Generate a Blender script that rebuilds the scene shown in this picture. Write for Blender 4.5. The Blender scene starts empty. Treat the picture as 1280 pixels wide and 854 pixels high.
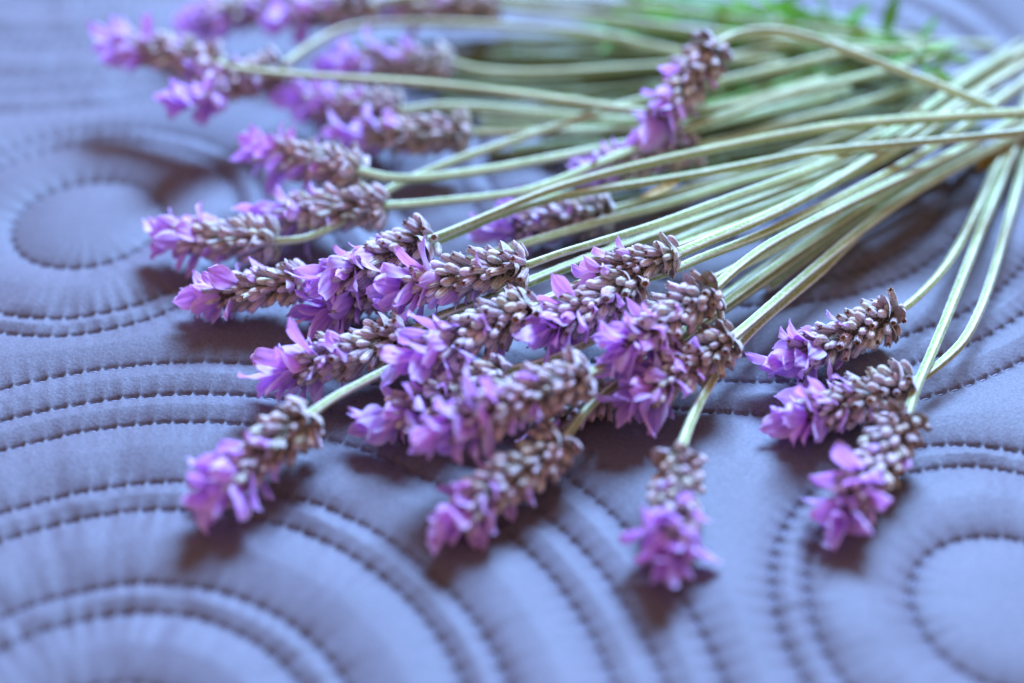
import bpy, math, random
import numpy as np
from mathutils import Vector, Matrix

sc = bpy.context.scene
col = sc.collection
MM = 0.001

# ---------------------------------------------------------------- camera
PITCH = math.radians(40.0)
CAM_H = 0.143
cam_d = bpy.data.cameras.new('camera')
cam = bpy.data.objects.new('camera', cam_d)
col.objects.link(cam)
cam.location = (0.0, -CAM_H / math.tan(PITCH), CAM_H)
cam.rotation_euler = (math.pi / 2 - PITCH, 0, 0)
cam_d.lens = 50.0
cam_d.sensor_width = 36.0
cam_d.clip_start = 0.01
cam_d.clip_end = 20.0
cam_d.dof.use_dof = True
cam_d.dof.focus_distance = 0.2150
cam_d.dof.aperture_fstop = 5.2
sc.camera = cam

# ---------------------------------------------------------------- light
world = bpy.data.worlds.new('World')
sc.world = world
world.use_nodes = True
bg = world.node_tree.nodes['Background']
bg.inputs['Color'].default_value = (1.0, 0.65, 0.52, 1)      # warm dim room
bg.inputs['Strength'].default_value = 0.50

kd = bpy.data.lights.new('window_light', 'AREA')             # daylight from a window behind the table
kd.shape = 'RECTANGLE'
kd.size = 0.84
kd.size_y = 0.66
kd.energy = 212.0
kd.color = (0.29, 0.54, 1.0)
key = bpy.data.objects.new('window_light', kd)
col.objects.link(key)
kdir = Vector((0.26, 0.92, 1.0)).normalized()
key.location = kdir * 2.0
key.rotation_euler = kdir.to_track_quat('Z', 'Y').to_euler()

sc.view_settings.view_transform = 'Standard'
sc.view_settings.look = 'None'
sc.view_settings.exposure = 0.0
sc.view_settings.gamma = 1.0
sc.view_settings.use_curve_mapping = False
sc.render.engine = 'CYCLES'
sc.cycles.use_denoising = True
sc.cycles.max_bounces = 8
sc.cycles.transparent_max_bounces = 8

rnd = random.Random(11)
nrng = np.random.default_rng(7)

# ---------------------------------------------------------------- helpers
def tag(o, label=None, cat=None, group=None, kind=None):
    if label: o['label'] = label
    if cat: o['category'] = cat
    if group: o['group'] = group
    if kind: o['kind'] = kind
    return o

def make_mesh(name, verts, faces, mat, cols=None, smooth=True):
    me = bpy.data.meshes.new(name)
    me.from_pydata([tuple(v) for v in verts], [], [tuple(int(i) for i in f) for f in faces])
    if cols is not None:
        a = me.color_attributes.new('col', 'FLOAT_COLOR', 'POINT')
        c4 = np.ones((len(verts), 4), np.float32)
        c4[:, :3] = np.asarray(cols, np.float32)[:, :3]
        a.data.foreach_set('color', c4.ravel())
    if smooth:
        me.polygons.foreach_set('use_smooth', [True] * len(me.polygons))
    me.materials.append(mat)
    me.update()
    return me

def link(name, data, parent=None):
    o = bpy.data.objects.new(name, data)
    col.objects.link(o)
    if parent is not None:
        o.parent = parent
    return o

def ring_faces(nr, ns, closed=True, off=0):
    f = []
    for i in range(nr - 1):
        for j in range(ns if closed else ns - 1):
            a = off + i * ns + j
            b = off + i * ns + (j + 1) % ns
            f.append((a, b, b + ns, a + ns))
    return f

def catmull(P, step):
    P = np.array(P, float)
    P = np.vstack([2 * P[0] - P[1], P, 2 * P[-1] - P[-2]])
    out = []
    for i in range(1, len(P) - 2):
        a, b, c, d = P[i - 1], P[i], P[i + 1], P[i + 2]
        n = max(2, int(np.linalg.norm(c - b) / step))
        for t in np.linspace(0, 1, n, endpoint=False):
            out.append(.5 * (2 * b + (c - a) * t + (2 * a - 5 * b + 4 * c - d) * t * t + (3 * b - a - 3 * c + d) * t ** 3))
    out.append(P[-2])
    return np.array(out)

def vnoise(x, y, seed=0):
    """smooth value noise on arrays"""
    xi = np.floor(x).astype(np.int64); yi = np.floor(y).astype(np.int64)
    fx = x - xi; fy = y - yi
    fx = fx * fx * (3 - 2 * fx); fy = fy * fy * (3 - 2 * fy)
    def h(a, b):
        n = (a * 374761393 + b * 668265263 + seed * 974711) & 0x7fffffff
        n = ((n ^ (n >> 13)) * 1274126177) & 0x7fffffff
        return ((n ^ (n >> 16)) & 0xffff) / 65535.0 * 2 - 1
    return (h(xi, yi) * (1 - fx) + h(xi + 1, yi) * fx) * (1 - fy) + (h(xi, yi + 1) * (1 - fx) + h(xi + 1, yi + 1) * fx) * fy

# ---------------------------------------------------------------- materials
class NT:
    def __init__(self, name):
        self.m = bpy.data.materials.new(name)
        self.m.use_nodes = True
        self.t = self.m.node_tree
        self.bsdf = self.t.nodes['Principled BSDF']
        self.out = self.t.nodes['Material Output']
    def n(self, typ, **kw):
        nd = self.t.nodes.new(typ)
        for k, v in kw.items():
            if k in nd.inputs.keys():
                nd.inputs[k].default_value = v
            else:
                setattr(nd, k, v)
        return nd
    def l(self, a, b):
        self.t.links.new(a, b)
    def ramp(self, fac, stops):
        r = self.n('ShaderNodeValToRGB')
        el = r.color_ramp.elements
        while len(el) < len(stops):
            el.new(0.5)
        for e, (p, c) in zip(el, stops):
            e.position = p
            e.color = (*c, 1)
        self.l(fac, r.inputs[0])
        return r
    def mix(self, fac, a, b, blend='MIX'):
        x = self.n('ShaderNodeMix', data_type='RGBA', blend_type=blend)
        for v, i in ((fac, 0), (a, 6), (b, 7)):
            if isinstance(v, (int, float)):
                x.inputs[i].default_value = v
            elif isinstance(v, tuple):
                x.inputs[i].default_value = (*v, 1)
            else:
                self.l(v, x.inputs[i])
        return x.outputs[2]

def mat_quilt():
    s = NT('quilt_microfibre')
    tc = s.n('ShaderNodeTexCoord')
    n1 = s.n('ShaderNodeTexNoise', Scale=28.0, Detail=4.0, Roughness=.6)
    s.l(tc.outputs['Object'], n1.inputs['Vector'])
    n2 = s.n('ShaderNodeTexNoise', Scale=2600.0, Detail=2.0, Roughness=.7)
    s.l(tc.outputs['Object'], n2.inputs['Vector'])
    base = s.ramp(n1.outputs['Fac'], [(.3, (.124, .110, .138)), (.7, (.154, .134, .168))]).outputs[0]
    grain = s.ramp(n2.outputs['Fac'], [(.3, (.68, .68, .68)), (.72, (1.22, 1.22, 1.22))]).outputs[0]
    c = s.mix(1.0, base, grain, 'MULTIPLY')
    s.l(c, s.bsdf.inputs['Base Color'])
    s.bsdf.inputs['Roughness'].default_value = .62
    s.bsdf.inputs['Specular IOR Level'].default_value = .35
    s.bsdf.inputs['Sheen Weight'].default_value = .12
    s.bsdf.inputs['Sheen Roughness'].default_value = .4
    b = s.n('ShaderNodeBump', Strength=.6, Distance=.00014)
    n3 = s.n('ShaderNodeTexNoise', Scale=1700.0, Detail=3.0)
    s.l(tc.outputs['Object'], n3.inputs['Vector'])
    s.l(n3.outputs['Fac'], b.inputs['Height'])
    s.l(b.outputs['Normal'], s.bsdf.inputs['Normal'])
    return s.m

def mat_thread():
    s = NT('sewing_thread')
    tc = s.n('ShaderNodeTexCoord')
    w = s.n('ShaderNodeTexWave', Scale=900.0, Distortion=1.0)
    s.l(tc.outputs['Object'], w.inputs['Vector'])
    c = s.ramp(w.outputs['Fac'], [(0, (.13, .12, .17)), (1, (.22, .20, .28))]).outputs[0]
    s.l(c, s.bsdf.inputs['Base Color'])
    s.bsdf.inputs['Roughness'].default_value = .5
    return s.m

def mat_stem():
    s = NT('frosted_stem')
    a = s.n('ShaderNodeAttribute', attribute_name='col')
    oi = s.n('ShaderNodeObjectInfo')
    tc = s.n('ShaderNodeTexCoord')
    tint = s.ramp(oi.outputs['Random'], [(0, (.95, 1.0, .92)), (.5, (1.02, 1.0, .95)), (.8, (.95, .92, .80)), (1, (1.0, 1.04, 1.0))]).outputs[0]
    c = s.mix(1.0, a.outputs['Color'], tint, 'MULTIPLY')
    n1 = s.n('ShaderNodeTexNoise', Scale=2200.0, Detail=2.0)
    s.l(tc.outputs['Object'], n1.inputs['Vector'])
    fz = s.ramp(n1.outputs['Fac'], [(.50, (0, 0, 0)), (.68, (1, 1, 1))])
    m = s.n('ShaderNodeMath', operation='MULTIPLY')
    m.inputs[1].default_value = .35
    s.l(fz.outputs[0], m.inputs[0])
    c = s.mix(m.outputs[0], c, (.92, .90, .88))
    n2 = s.n('ShaderNodeTexNoise', Scale=120.0, Detail=3.0)
    s.l(tc.outputs['Object'], n2.inputs['Vector'])
    v = s.ramp(n2.outputs['Fac'], [(.3, (.78, .78, .72)), (.7, (1.08, 1.08, 1.05))]).outputs[0]
    c = s.mix(1.0, c, v, 'MULTIPLY')
    s.l(c, s.bsdf.inputs['Base Color'])
    s.bsdf.inputs['Roughness'].default_value = .7
    s.bsdf.inputs['Sheen Weight'].default_value = .45
    s.bsdf.inputs['Sheen Roughness'].default_value = .3
    s.bsdf.inputs['Specular IOR Level'].default_value = .3
    b = s.n('ShaderNodeBump', Strength=.6, Distance=.0001)
    s.l(n1.outputs['Fac'], b.inputs['Height'])
    s.l(b.outputs['Normal'], s.bsdf.inputs['Normal'])
    return s.m

def mat_bud():
    s = NT('felted_bud')
    a = s.n('ShaderNodeAttribute', attribute_name='col')
    oi = s.n('ShaderNodeObjectInfo')
    tc = s.n('ShaderNodeTexCoord')
    tint = s.ramp(oi.outputs['Random'], [(0, (1.0, .86, .62)), (.25, (1.1, .95, 1.05)), (.5, (.92, .98, .66)), (.75, (1.15, 1.0, 1.2)), (1, (.8, .66, .58))]).outputs[0]
    c = s.mix(1.0, a.outputs['Color'], tint, 'MULTIPLY')
    n1 = s.n('ShaderNodeTexNoise', Scale=2600.0, Detail=3.0, Roughness=.7)
    s.l(tc.outputs['Object'], n1.inputs['Vector'])
    fz = s.ramp(n1.outputs['Fac'], [(.50, (0, 0, 0)), (.66, (1, 1, 1))])
    m = s.n('ShaderNodeMath', operation='MULTIPLY')
    m.inputs[1].default_value = .45
    s.l(fz.outputs[0], m.inputs[0])
    c = s.mix(m.outputs[0], c, (.86, .82, .78))
    s.l(c, s.bsdf.inputs['Base Color'])
    s.bsdf.inputs['Roughness'].default_value = .7
    s.bsdf.inputs['Sheen Weight'].default_value = .7
    s.bsdf.inputs['Sheen Roughness'].default_value = .4
    s.bsdf.inputs['Specular IOR Level'].default_value = .3
    b = s.n('ShaderNodeBump', Strength=.8, Distance=.00015)
    s.l(n1.outputs['Fac'], b.inputs['Height'])
    s.l(b.outputs['Normal'], s.bsdf.inputs['Normal'])
    return s.m

def mat_petal():
    s = NT('lilac_petal')
    a = s.n('ShaderNodeAttribute', attribute_name='col')
    oi = s.n('ShaderNodeObjectInfo')
    tint = s.ramp(oi.outputs['Random'], [(0, (.96, .92, 1.04)), (.35, (1.06, .90, 1.0)), (.6, (.92, .98, 1.08)), (.85, (1.14, .86, .98)), (1, (1.06, 1.05, 1.05))]).outputs[0]
    c = s.mix(1.0, a.outputs['Color'], tint, 'MULTIPLY')
    s.l(c, s.bsdf.inputs['Base Color'])
    s.bsdf.inputs['Roughness'].default_value = .55
    s.bsdf.inputs['Specular IOR Level'].default_value = .3
    s.bsdf.inputs['Sheen Weight'].default_value = .2
    tr = s.n('ShaderNodeBsdfTranslucent')
    c2 = s.mix(1.0, c, (1.15, .70, 1.0), 'MULTIPLY')
    s.l(c2, tr.inputs['Color'])
    mx = s.n('ShaderNodeMixShader')
    mx.inputs[0].default_value = .40
    s.l(s.bsdf.outputs[0], mx.inputs[1])
    s.l(tr.outputs[0], mx.inputs[2])
    s.l(mx.outputs[0], s.out.inputs['Surface'])
    return s.m

def mat_leaf(name, c0, c1, transl=.35):
    s = NT(name)
    tc = s.n('ShaderNodeTexCoord')
    n1 = s.n('ShaderNodeTexNoise', Scale=350.0, Detail=3.0)
    s.l(tc.outputs['Object'], n1.inputs['Vector'])
    c = s.ramp(n1.outputs['Fac'], [(.3, c0), (.7, c1)]).outputs[0]
    s.l(c, s.bsdf.inputs['Base Color'])
    s.bsdf.inputs['Roughness'].default_value = .6
    tr = s.n('ShaderNodeBsdfTranslucent')
    s.l(c, tr.inputs['Color'])
    mx = s.n('ShaderNodeMixShader')
    mx.inputs[0].default_value = transl
    s.l(s.bsdf.outputs[0], mx.inputs[1])
    s.l(tr.outputs[0], mx.inputs[2])
    s.l(mx.outputs[0], s.out.inputs['Surface'])
    return s.m

M_QUILT, M_THREAD, M_STEM, M_BUD, M_PETAL = mat_quilt(), mat_thread(), mat_stem(), mat_bud(), mat_petal()
M_LEAF = mat_leaf('green_leaf', (.09, .29, .015), (.20, .46, .03))
M_DRY = mat_leaf('dry_leaf', (.32, .20, .05), (.52, .36, .10), .2)

# ---------------------------------------------------------------- quilt
# rows of big and small rosettes sewn as concentric rings on a square lattice (mm)
B0 = np.array([-47.5, -79.0]); U = np.array([112.0, 26.5]); V = np.array([-26.5, 112.0])
R_BIG = [15.2, 26.2, 31.0, 44.0, 49.2, 61.6, 67.8, 75.0]
R_SML = [13.0, 26.3, 30.8]
PITCH_ST = 2.62
centres = []
for i in range(-5, 7):
    for j in range(-5, 7):
        centres.append((B0 + i * U + j * V, R_BIG if (i + j) % 2 == 0 else R_SML))

def quilt_height(X, Y):
    """height in mm, for arrays in mm"""
    best = np.full(X.shape, 1e9); phase = np.zeros(X.shape); ang = np.zeros(X.shape); rad = np.zeros(X.shape); outer = np.zeros(X.shape)
    for c, radii in centres:
        dx = X - c[0]; dy = Y - c[1]
        m = (np.abs(dx) < 100) & (np.abs(dy) < 100)
        if not m.any():
            continue
        dd = np.hypot(dx[m], dy[m]); th = np.arctan2(dy[m], dx[m])
        b = best[m]; ph = phase[m]; aa = ang[m]; rr = rad[m]; oo = outer[m]
        for r in radii:
            d = np.abs(dd - r)
            u = d < b
            n = round(2 * math.pi * r / PITCH_ST)
            b = np.where(u, d, b)
            ph = np.where(u, (th / (2 * math.pi) * n) % 1.0, ph)
            aa = np.where(u, th * radii[-1] * .55, aa)
            oo = np.where(u, dd - radii[-1], oo)
            rr = np.where(u, dd, rr)
        best[m] = b; phase[m] = ph; ang[m] = aa; rad[m] = rr; outer[m] = oo
    d = np.minimum(best, 30)
    puff = 1.45 * (1 - np.exp(-(d / 3.3) ** 1.1))
    # each stitch pulls the cloth into a slot, the cloth bulges between two stitches
    on = 1 / (1 + np.exp(-(0.415 - np.abs(phase - .5)) * 80))
    slot = (.04 + .40 * on) * np.exp(-(d / .29) ** 2) + .10 * np.exp(-(d / .8) ** 2)
    bead = .20 * (1 - on) * np.exp(-(d / .8) ** 2)
    puck = .15 * np.cos((phase - .5) * 2 * math.pi) * np.exp(-d / 2.6) * -1 * (.6 + .6 * vnoise(ang / 6.0, rad / 5.0, 21))
    wr = .30 * vnoise(ang / 4.2, rad / 13.0, 3) * np.clip(d / 2, 0, 1) + .17 * vnoise(ang / 1.7, rad / 7.0, 5) * np.exp(-d / 5)
    wr = wr * np.clip(rad / 24, 0, 1) ** 2 * np.exp(-np.clip(outer, 0, 9) * 1.2)
    big = .55 * vnoise(X / 34, Y / 30, 9) + .22 * vnoise(X / 11 + Y / 25, Y / 13, 12)
    ss = lambda a: np.clip(a, 0, 1) ** 2 * (3 - 2 * np.clip(a, 0, 1))
    shade_rise = 16 * ss((X - 45) / 70) * ss((Y - 78) / 70)  # added rise at far right, tilts the cloth from the light to darken it
    return shade_rise + puff - slot + bead + puck + wr + big * .8 - 1.2

def axis_coords(lo, hi, fine_lo, fine_hi, step, grow, mx):
    c = list(np.arange(fine_lo, fine_hi + step, step))
    s = step; v = c[-1]
    up = []
    while v < hi:
        s = min(s * grow, mx); v += s; up.append(v)
    s = step; v = c[0]
    dn = []
    while v > lo:
        s = min(s * grow, mx); v -= s; dn.append(v)
    return np.array(dn[::-1] + c + up)

gx = axis_coords(-420, 420, -84, 84, .28, 1.012, 9)
gy = axis_coords(-300, 460, -66, 26, .26, 1.012, 9)
GX, GY = np.meshgrid(gx, gy)
GZ = quilt_height(GX, GY)
nx, ny = len(gx), len(gy)
qv = np.stack([GX, GY, GZ], -1).reshape(-1, 3) * MM
ii = np.arange((ny - 1) * (nx - 1)); iy, ix = ii // (nx - 1), ii % (nx - 1)
a0 = iy * nx + ix
qf = np.stack([a0, a0 + 1, a0 + nx + 1, a0 + nx], -1)
qme = bpy.data.meshes.new('quilt')
qme.vertices.add(len(qv)); qme.vertices.foreach_set('co', qv.astype(np.float32).ravel())
qme.loops.add(qf.size); qme.loops.foreach_set('vertex_index', qf.astype(np.int32).ravel())
qme.polygons.add(len(qf))
qme.polygons.foreach_set('loop_start', np.arange(0, qf.size, 4, dtype=np.int32))
qme.polygons.foreach_set('loop_total', np.full(len(qf), 4, np.int32))
qme.update(calc_edges=True)
qme.polygons.foreach_set('use_smooth', np.ones(len(qf), bool))
qme.materials.append(M_QUILT)
quilt = link('quilt', qme)
tag(quilt, 'blue-grey quilted bedspread with stitched concentric rings under the lavender', kind='structure')

# stitches: a short thread sunk in each slot
def stitch_shape():
    vs = []
    ns = 6
    L = .92
    for t, rr, dz in ((-1, .04, -.30), (-.86, .15, -.12), (-.45, .19, .02), (0, .19, .05), (.45, .19, .02), (.86, .15, -.12), (1, .04, -.30)):
        for k in range(ns):
            a = 2 * math.pi * k / ns
            vs.append((t * L, rr * math.cos(a), dz + rr * math.sin(a)))
    return np.array(vs), ring_faces(7, ns)
sv, sf = stitch_shape()
stitch_me = make_mesh('stitch', sv * MM, sf, M_THREAD)
spots = []
camp = np.array(cam.location) / MM
for c, radii in centres:
    for r in radii:
        n = round(2 * math.pi * r / PITCH_ST)
        for k in range(n):
            th = (k + .5) / n * 2 * math.pi
            th = th if th < math.pi else th - 2 * math.pi
            x = c[0] + r * math.cos(th); y = c[1] + r * math.sin(th)
            if -150 < x < 150 and -95 < y < 175:
                spots.append((x, y, th + math.pi / 2))
sx = np.array([p[0] for p in spots]); sy = np.array([p[1] for p in spots])
sz = quilt_height(sx, sy) + .12
v = np.stack([sx, sy, sz], -1) - camp
depth = v[:, 1] * math.cos(PITCH) - v[:, 2] * math.sin(PITCH)
hx = v[:, 0] / depth * 50 / 36
hy = (v[:, 1] * math.sin(PITCH) + v[:, 2] * math.cos(PITCH)) / depth * 50 / 36
inside = (np.abs(hx) < .5) & (np.abs(hy) < .334)
order = np.argsort(np.where(inside, depth, depth + 1e4))
rest_v, rest_f = [], []
for rank, i in enumerate(order):
    x, y, th = spots[i]
    ca, sa = math.cos(th), math.sin(th)
    if rank < 300:
        o = link('stitch', stitch_me, quilt)
        o.location = (x * MM, y * MM, sz[i] * MM)
        o.rotation_euler = (0, 0, th + rnd.uniform(-.05, .05))
        o.scale = (rnd.uniform(.88, 1.05),) * 3
    else:
        off = len(rest_v) * len(sv)
        rest_v.append(np.stack([sv[:, 0] * ca - sv[:, 1] * sa + x, sv[:, 0] * sa + sv[:, 1] * ca + y, sv[:, 2] + sz[i]], -1))
        rest_f.append(np.array(sf) + off)
st = link('stitching', make_mesh('stitching', np.vstack(rest_v) * MM, np.vstack(rest_f), M_THREAD), quilt)
st['kind'] = 'stuff'

# ---------------------------------------------------------------- lavender pieces (local axis +Z, outward side +X, mm)
def bud_mesh(seed, closed):
    r_ = random.Random(seed)
    ns = 14
    L = r_.uniform(3.1, 4.0)
    vs, cs = [], []
    bend = r_.uniform(-.25, .35)
    if closed:
        prof = [(0, .30), (.12, .44), (.3, .58), (.5, .66), (.68, .68), (.82, .62), (.92, .46), (.98, .26), (1.0, .04)]
    else:
        prof = [(0, .30), (.12, .44), (.3, .56), (.5, .62), (.7, .62), (.86, .58), (.97, .58), (1.0, .50), (.95, .32), (.88, .26), (.84, .06)]
    olive = np.array((.25, .21, .07)); mauve = np.array((.36, .21, .29)); grey = np.array((.95, .91, .90)); brown = np.array((.24, .10, .035)); orange = np.array((.50, .22, .07))
    dark = r_.random() * .45
    for i, (t, rr) in enumerate(prof):
        inner = (not closed) and i >= 8
        for k in range(ns):
            a = 2 * math.pi * k / ns
            rib = 1 + (.10 if not inner else 0) * math.cos(7 * a) + r_.uniform(-.05, .05)
            zz = t * L
            if not closed and i in (6, 7):
                zz += .32 * math.cos(5 * a + seed) + r_.uniform(-.12, .12)
            w = rr * rib
            x = w * math.cos(a) + bend * (t ** 2) * 1.2
            y = w * math.sin(a) * .9
            vs.append((x, y, zz))
            c = olive * max(0, 1 - t * 2.2) + mauve * (1 - max(0, 1 - t * 2.2))
            fz = .35 + .35 * math.cos(7 * a)
            if t > .5: fz += .4 if closed else .2  # more pale felt on the outer half, also painting bud tops as lit
            fz = min(1, fz * .84)
            c = c * (1 - fz) + grey * fz
            if inner: c = brown
            if not closed and i == 7: c = orange * .6 + c * .4
            cs.append(c * (1 - dark) * r_.uniform(.85, 1.15))
    F = ring_faces(len(prof), ns)
    for h in range(110):
        t = r_.uniform(.08, .98); a = r_.uniform(0, 6.283)
        rr = np.interp(t, [p[0] for p in prof[:7]], [p[1] for p in prof[:7]])
        p = np.array((rr * math.cos(a) + bend * t * t * 1.2, rr * math.sin(a) * .9, t * L))
        o = np.array((math.cos(a), math.sin(a), r_.uniform(-.4, .8))); o /= np.linalg.norm(o)
        w = np.array((-math.sin(a), math.cos(a), r_.uniform(-.5, .5))) * .026
        n0 = len(vs)
        vs += [tuple(p - w - o * .05), tuple(p + w - o * .05), tuple(p + o * r_.uniform(.14, .40))]
        cs += [np.array((.85, .82, .86))] * 3
        F.append((n0, n0 + 1, n0 + 2))
    return make_mesh('bud', np.array(vs) * MM, F, M_BUD, cs)

def bract_mesh(seed):
    r_ = random.Random(seed)
    nu, nv = 7, 8
    L, W = r_.uniform(3.8, 4.8), r_.uniform(2.8, 3.6)
    vs, cs = [], []
    for i in range(nv):
        t = i / (nv - 1)
        w = W * (math.sin(math.pi * min(1, t * .86 + .10)) ** .8) * (1 if t < .98 else .25)
        for j in range(nu):
            u = j / (nu - 1) * 2 - 1
            x = -.9 * (u * w / W) ** 2 * 1.5 + 1.1 * math.sin(t * 2.4) + r_.uniform(-.05, .05)
            y = u * w / 2
            z = t * L
            vein = .5 + .5 * math.cos(u * 14)
            c = np.array((.66, .64, .60)) * (.75 + .35 * vein) * (1 - .35 * t) + np.array((.10, .03, .08)) * t
            vs.append((x, y, z)); cs.append(c)
    return make_mesh('bract', np.array(vs) * MM, ring_faces(nv, nu, False), M_BUD, cs)

def petal_mesh(seed):
    r_ = random.Random(seed)
    nu, nv = 11, 14
    L, W = r_.uniform(4.8, 7.4), r_.uniform(2.7, 4.6)
    curl = r_.uniform(-1.2, 2.4); cup = r_.uniform(-.4, 1.3); wave = r_.uniform(.3, .9); ph = r_.uniform(0, 6)
    skew = r_.uniform(-.8, .8)
    vs, cs = [], []
    deep = np.array((.45, .18, .66)); mid = np.array((.66, .48, .88)); pale = np.array((.95, .91, .97)); pink = np.array((.74, .42, .78))
    hue = r_.random()
    for i in range(nv):
        t = i / (nv - 1)
        w = W * (.16 + .84 * (math.sin(math.pi * min(1, t ** 1.15 * .93 + .02)) ** .75)) * (1 - .55 * max(0, (t - .9) / .1))
        for j in range(nu):
            u = j / (nu - 1) * 2 - 1
            y = u * w / 2 + skew * t * t
            z = t * L - .35 * u * u * t
            x = -cup * u * u * (.3 + t) * .8 + curl * t ** 2.5 + wave * math.sin(5 * t + ph + 2.2 * u) * t * abs(u) + .12 * math.sin(9 * u + ph) * t
            # folded along the midrib
            x -= .3 * abs(u) * (1 - t)
            y += r_.uniform(-.05, .05) * t; z += (r_.uniform(-.16, .16) if i > nv - 4 or j in (0, nu - 1) else 0)
            vein = math.cos(u * 13 * (1 - .25 * t) + .6 * math.sin(6 * t))
            b = mid * (1 - .45 * hue) + pink * .45 * hue
            c = b * (1 - .55 * max(0, 1 - t * 1.6)) + deep * .55 * max(0, 1 - t * 1.6)
            edge = max(0, abs(u) - .5) / .5
            c = c * (1 - .6 * edge) + pale * .6 * edge
            c = c * (1 + .15 * vein) * r_.uniform(.93, 1.07)
            tip = max(0, t - .8) / .2
            c = c * (1 - .3 * tip) + pale * .3 * tip
            vs.append((x, y, z)); cs.append(np.clip(c, 0, 1))
    return make_mesh('petal', np.array(vs) * MM, ring_faces(nv, nu, False), M_PETAL, cs)

BUDS = [bud_mesh(100 + i, False) for i in range(7)] + [bud_mesh(200 + i, True) for i in range(6)]
BRACTS = [bract_mesh(300 + i) for i in range(5)]
PETALS = [petal_mesh(400 + i) for i in range(22)]

def spike_core(L, s):
    ns, nr = 10, 14
    vs, cs = [], []
    for i in range(nr):
        t = i / (nr - 1)
        r = s * (1.7 * math.sin(math.pi * min(1, .12 + t * .80)) ** .6) * (1 if t < 1 else .1)
        if i == 0: r = s * .9
        for k in range(ns):
            a = 2 * math.pi * k / ns
            rr = r * (1 + rnd.uniform(-.12, .12))
            vs.append((rr * math.cos(a), rr * math.sin(a), t * L * .86))
            cs.append(np.array((.07, .045, .02)) * rnd.uniform(.8, 1.2))  # brown core, darkened further to paint shade into the gaps between buds
    return make_mesh('flower_spike', np.array(vs) * MM, ring_faces(nr, ns), M_BUD, cs)

def stem_mesh(pts, r0, r1):
    """square lavender stem with frosted ridges and green grooves; pts in mm from head to cut end"""
    P = catmull(pts, .45)
    n = len(P)
    T = np.gradient(P, axis=0); T /= np.linalg.norm(T, axis=1)[:, None]
    N = np.zeros_like(P)
    ref = np.array((0, 0, 1.)) - T[0] * T[0][2]
    ref /= np.linalg.norm(ref)
    for i in range(n):
        ref = ref - T[i] * (ref @ T[i]); ref /= np.linalg.norm(ref)
        N[i] = ref
    Bn = np.cross(T, N)
    ns = 16
    tw0 = rnd.uniform(0, 1.5); tw = rnd.uniform(-.004, .004)
    k = np.arange(ns) * 2 * np.pi / ns
    t = np.linspace(0, 1, n)
    R = (r0 + (r1 - r0) * t) * (1 + .05 * vnoise(np.arange(n) / 18.0, np.full(n, rnd.uniform(0, 99)), 2))
    R = R * (1 + .30 * np.exp(-np.arange(n) * .45 / 1.6))
    ridge = np.cos(4 * k)
    prof = 1 + .085 * ridge - .05 * (ridge < -.6)
    jit = nrng.normal(0, .022, (n, ns))
    rad = R[:, None] * (prof[None, :] + jit)
    th = k[None, :] + tw0 + tw * np.arange(n)[:, None]
    Q = P[:, None, :] + rad[..., None] * (np.cos(th)[..., None] * N[:, None, :] + np.sin(th)[..., None] * Bn[:, None, :])
    f = ((ridge * .5 + .5) ** 2.4)[None, :] * np.ones((n, 1))
    pale = np.array((.93, .94, .84)); green = np.array((.27, .36, .05))
    along = .5 + .5 * vnoise(np.arange(n) / 40.0, np.full(n, rnd.uniform(0, 99)), 4)
    g = green[None, :] * (1 - .35 * along[:, None]) + np.array((.36, .28, .12)) * .35 * along[:, None]
    c = g[:, None, :] * (1 - f[..., None]) + pale * f[..., None]
    c = c * (1 + nrng.normal(0, .06, (n, ns, 1)))
    V_ = Q.reshape(-1, 3); C_ = np.clip(c.reshape(-1, 3), 0, 1)
    F_ = ring_faces(n, ns)
    nh = int(n * 7)
    hi = nrng.integers(0, n, nh); hk = nrng.integers(0, ns, nh)
    base_ = Q[hi, hk]; outw = base_ - P[hi]; outw /= np.linalg.norm(outw, axis=1)[:, None]
    lean = outw + T[hi] * nrng.normal(0, .5, (nh, 1)) + nrng.normal(0, .3, (nh, 3))
    lean /= np.linalg.norm(lean, axis=1)[:, None]
    wd = np.cross(lean, T[hi]); wd /= np.linalg.norm(wd, axis=1)[:, None] + 1e-9
    hl = nrng.uniform(.14, .36, (nh, 1))
    HV = np.stack([base_ - wd * .022 - outw * .04, base_ + wd * .022 - outw * .04, base_ + lean * hl], 1).reshape(-1, 3)
    h0 = len(V_)
    V_ = np.vstack([V_, HV]); C_ = np.vstack([C_, np.tile((.88, .90, .86), (len(HV), 1))])
    F_ += [(h0 + 3 * q, h0 + 3 * q + 1, h0 + 3 * q + 2) for q in range(nh)]
    F_.append(tuple(range(ns - 1, -1, -1)))
    F_.append(tuple((n - 1) * ns + j for j in range(ns)))
    return V_, F_, C_

def frame_from_axis(o, d, roll=0.0):
    z = Vector(d).normalized()
    x = Vector((0, 0, 1)) - z * z.z
    if x.length < 1e-4: x = Vector((1, 0, 0))
    x.normalize()
    y = z.cross(x)
    m = Matrix((x, y, z)).transposed().to_4x4()
    m.translation = Vector(o)
    return m @ Matrix.Rotation(roll, 4, 'Z')

def place_local(phi, along, radial, tilt, roll, s):
    """piece at angle phi round the spike axis, leaning outward by tilt from the axis"""
    return (Matrix.Rotation(phi, 4, 'Z') @ Matrix.Translation((radial * MM, 0, along * MM)) @ Matrix.Rotation(tilt, 4, 'Y')
            @ Matrix.Rotation(roll, 4, 'Z') @ Matrix.Diagonal((s, s, s, 1)))

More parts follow.
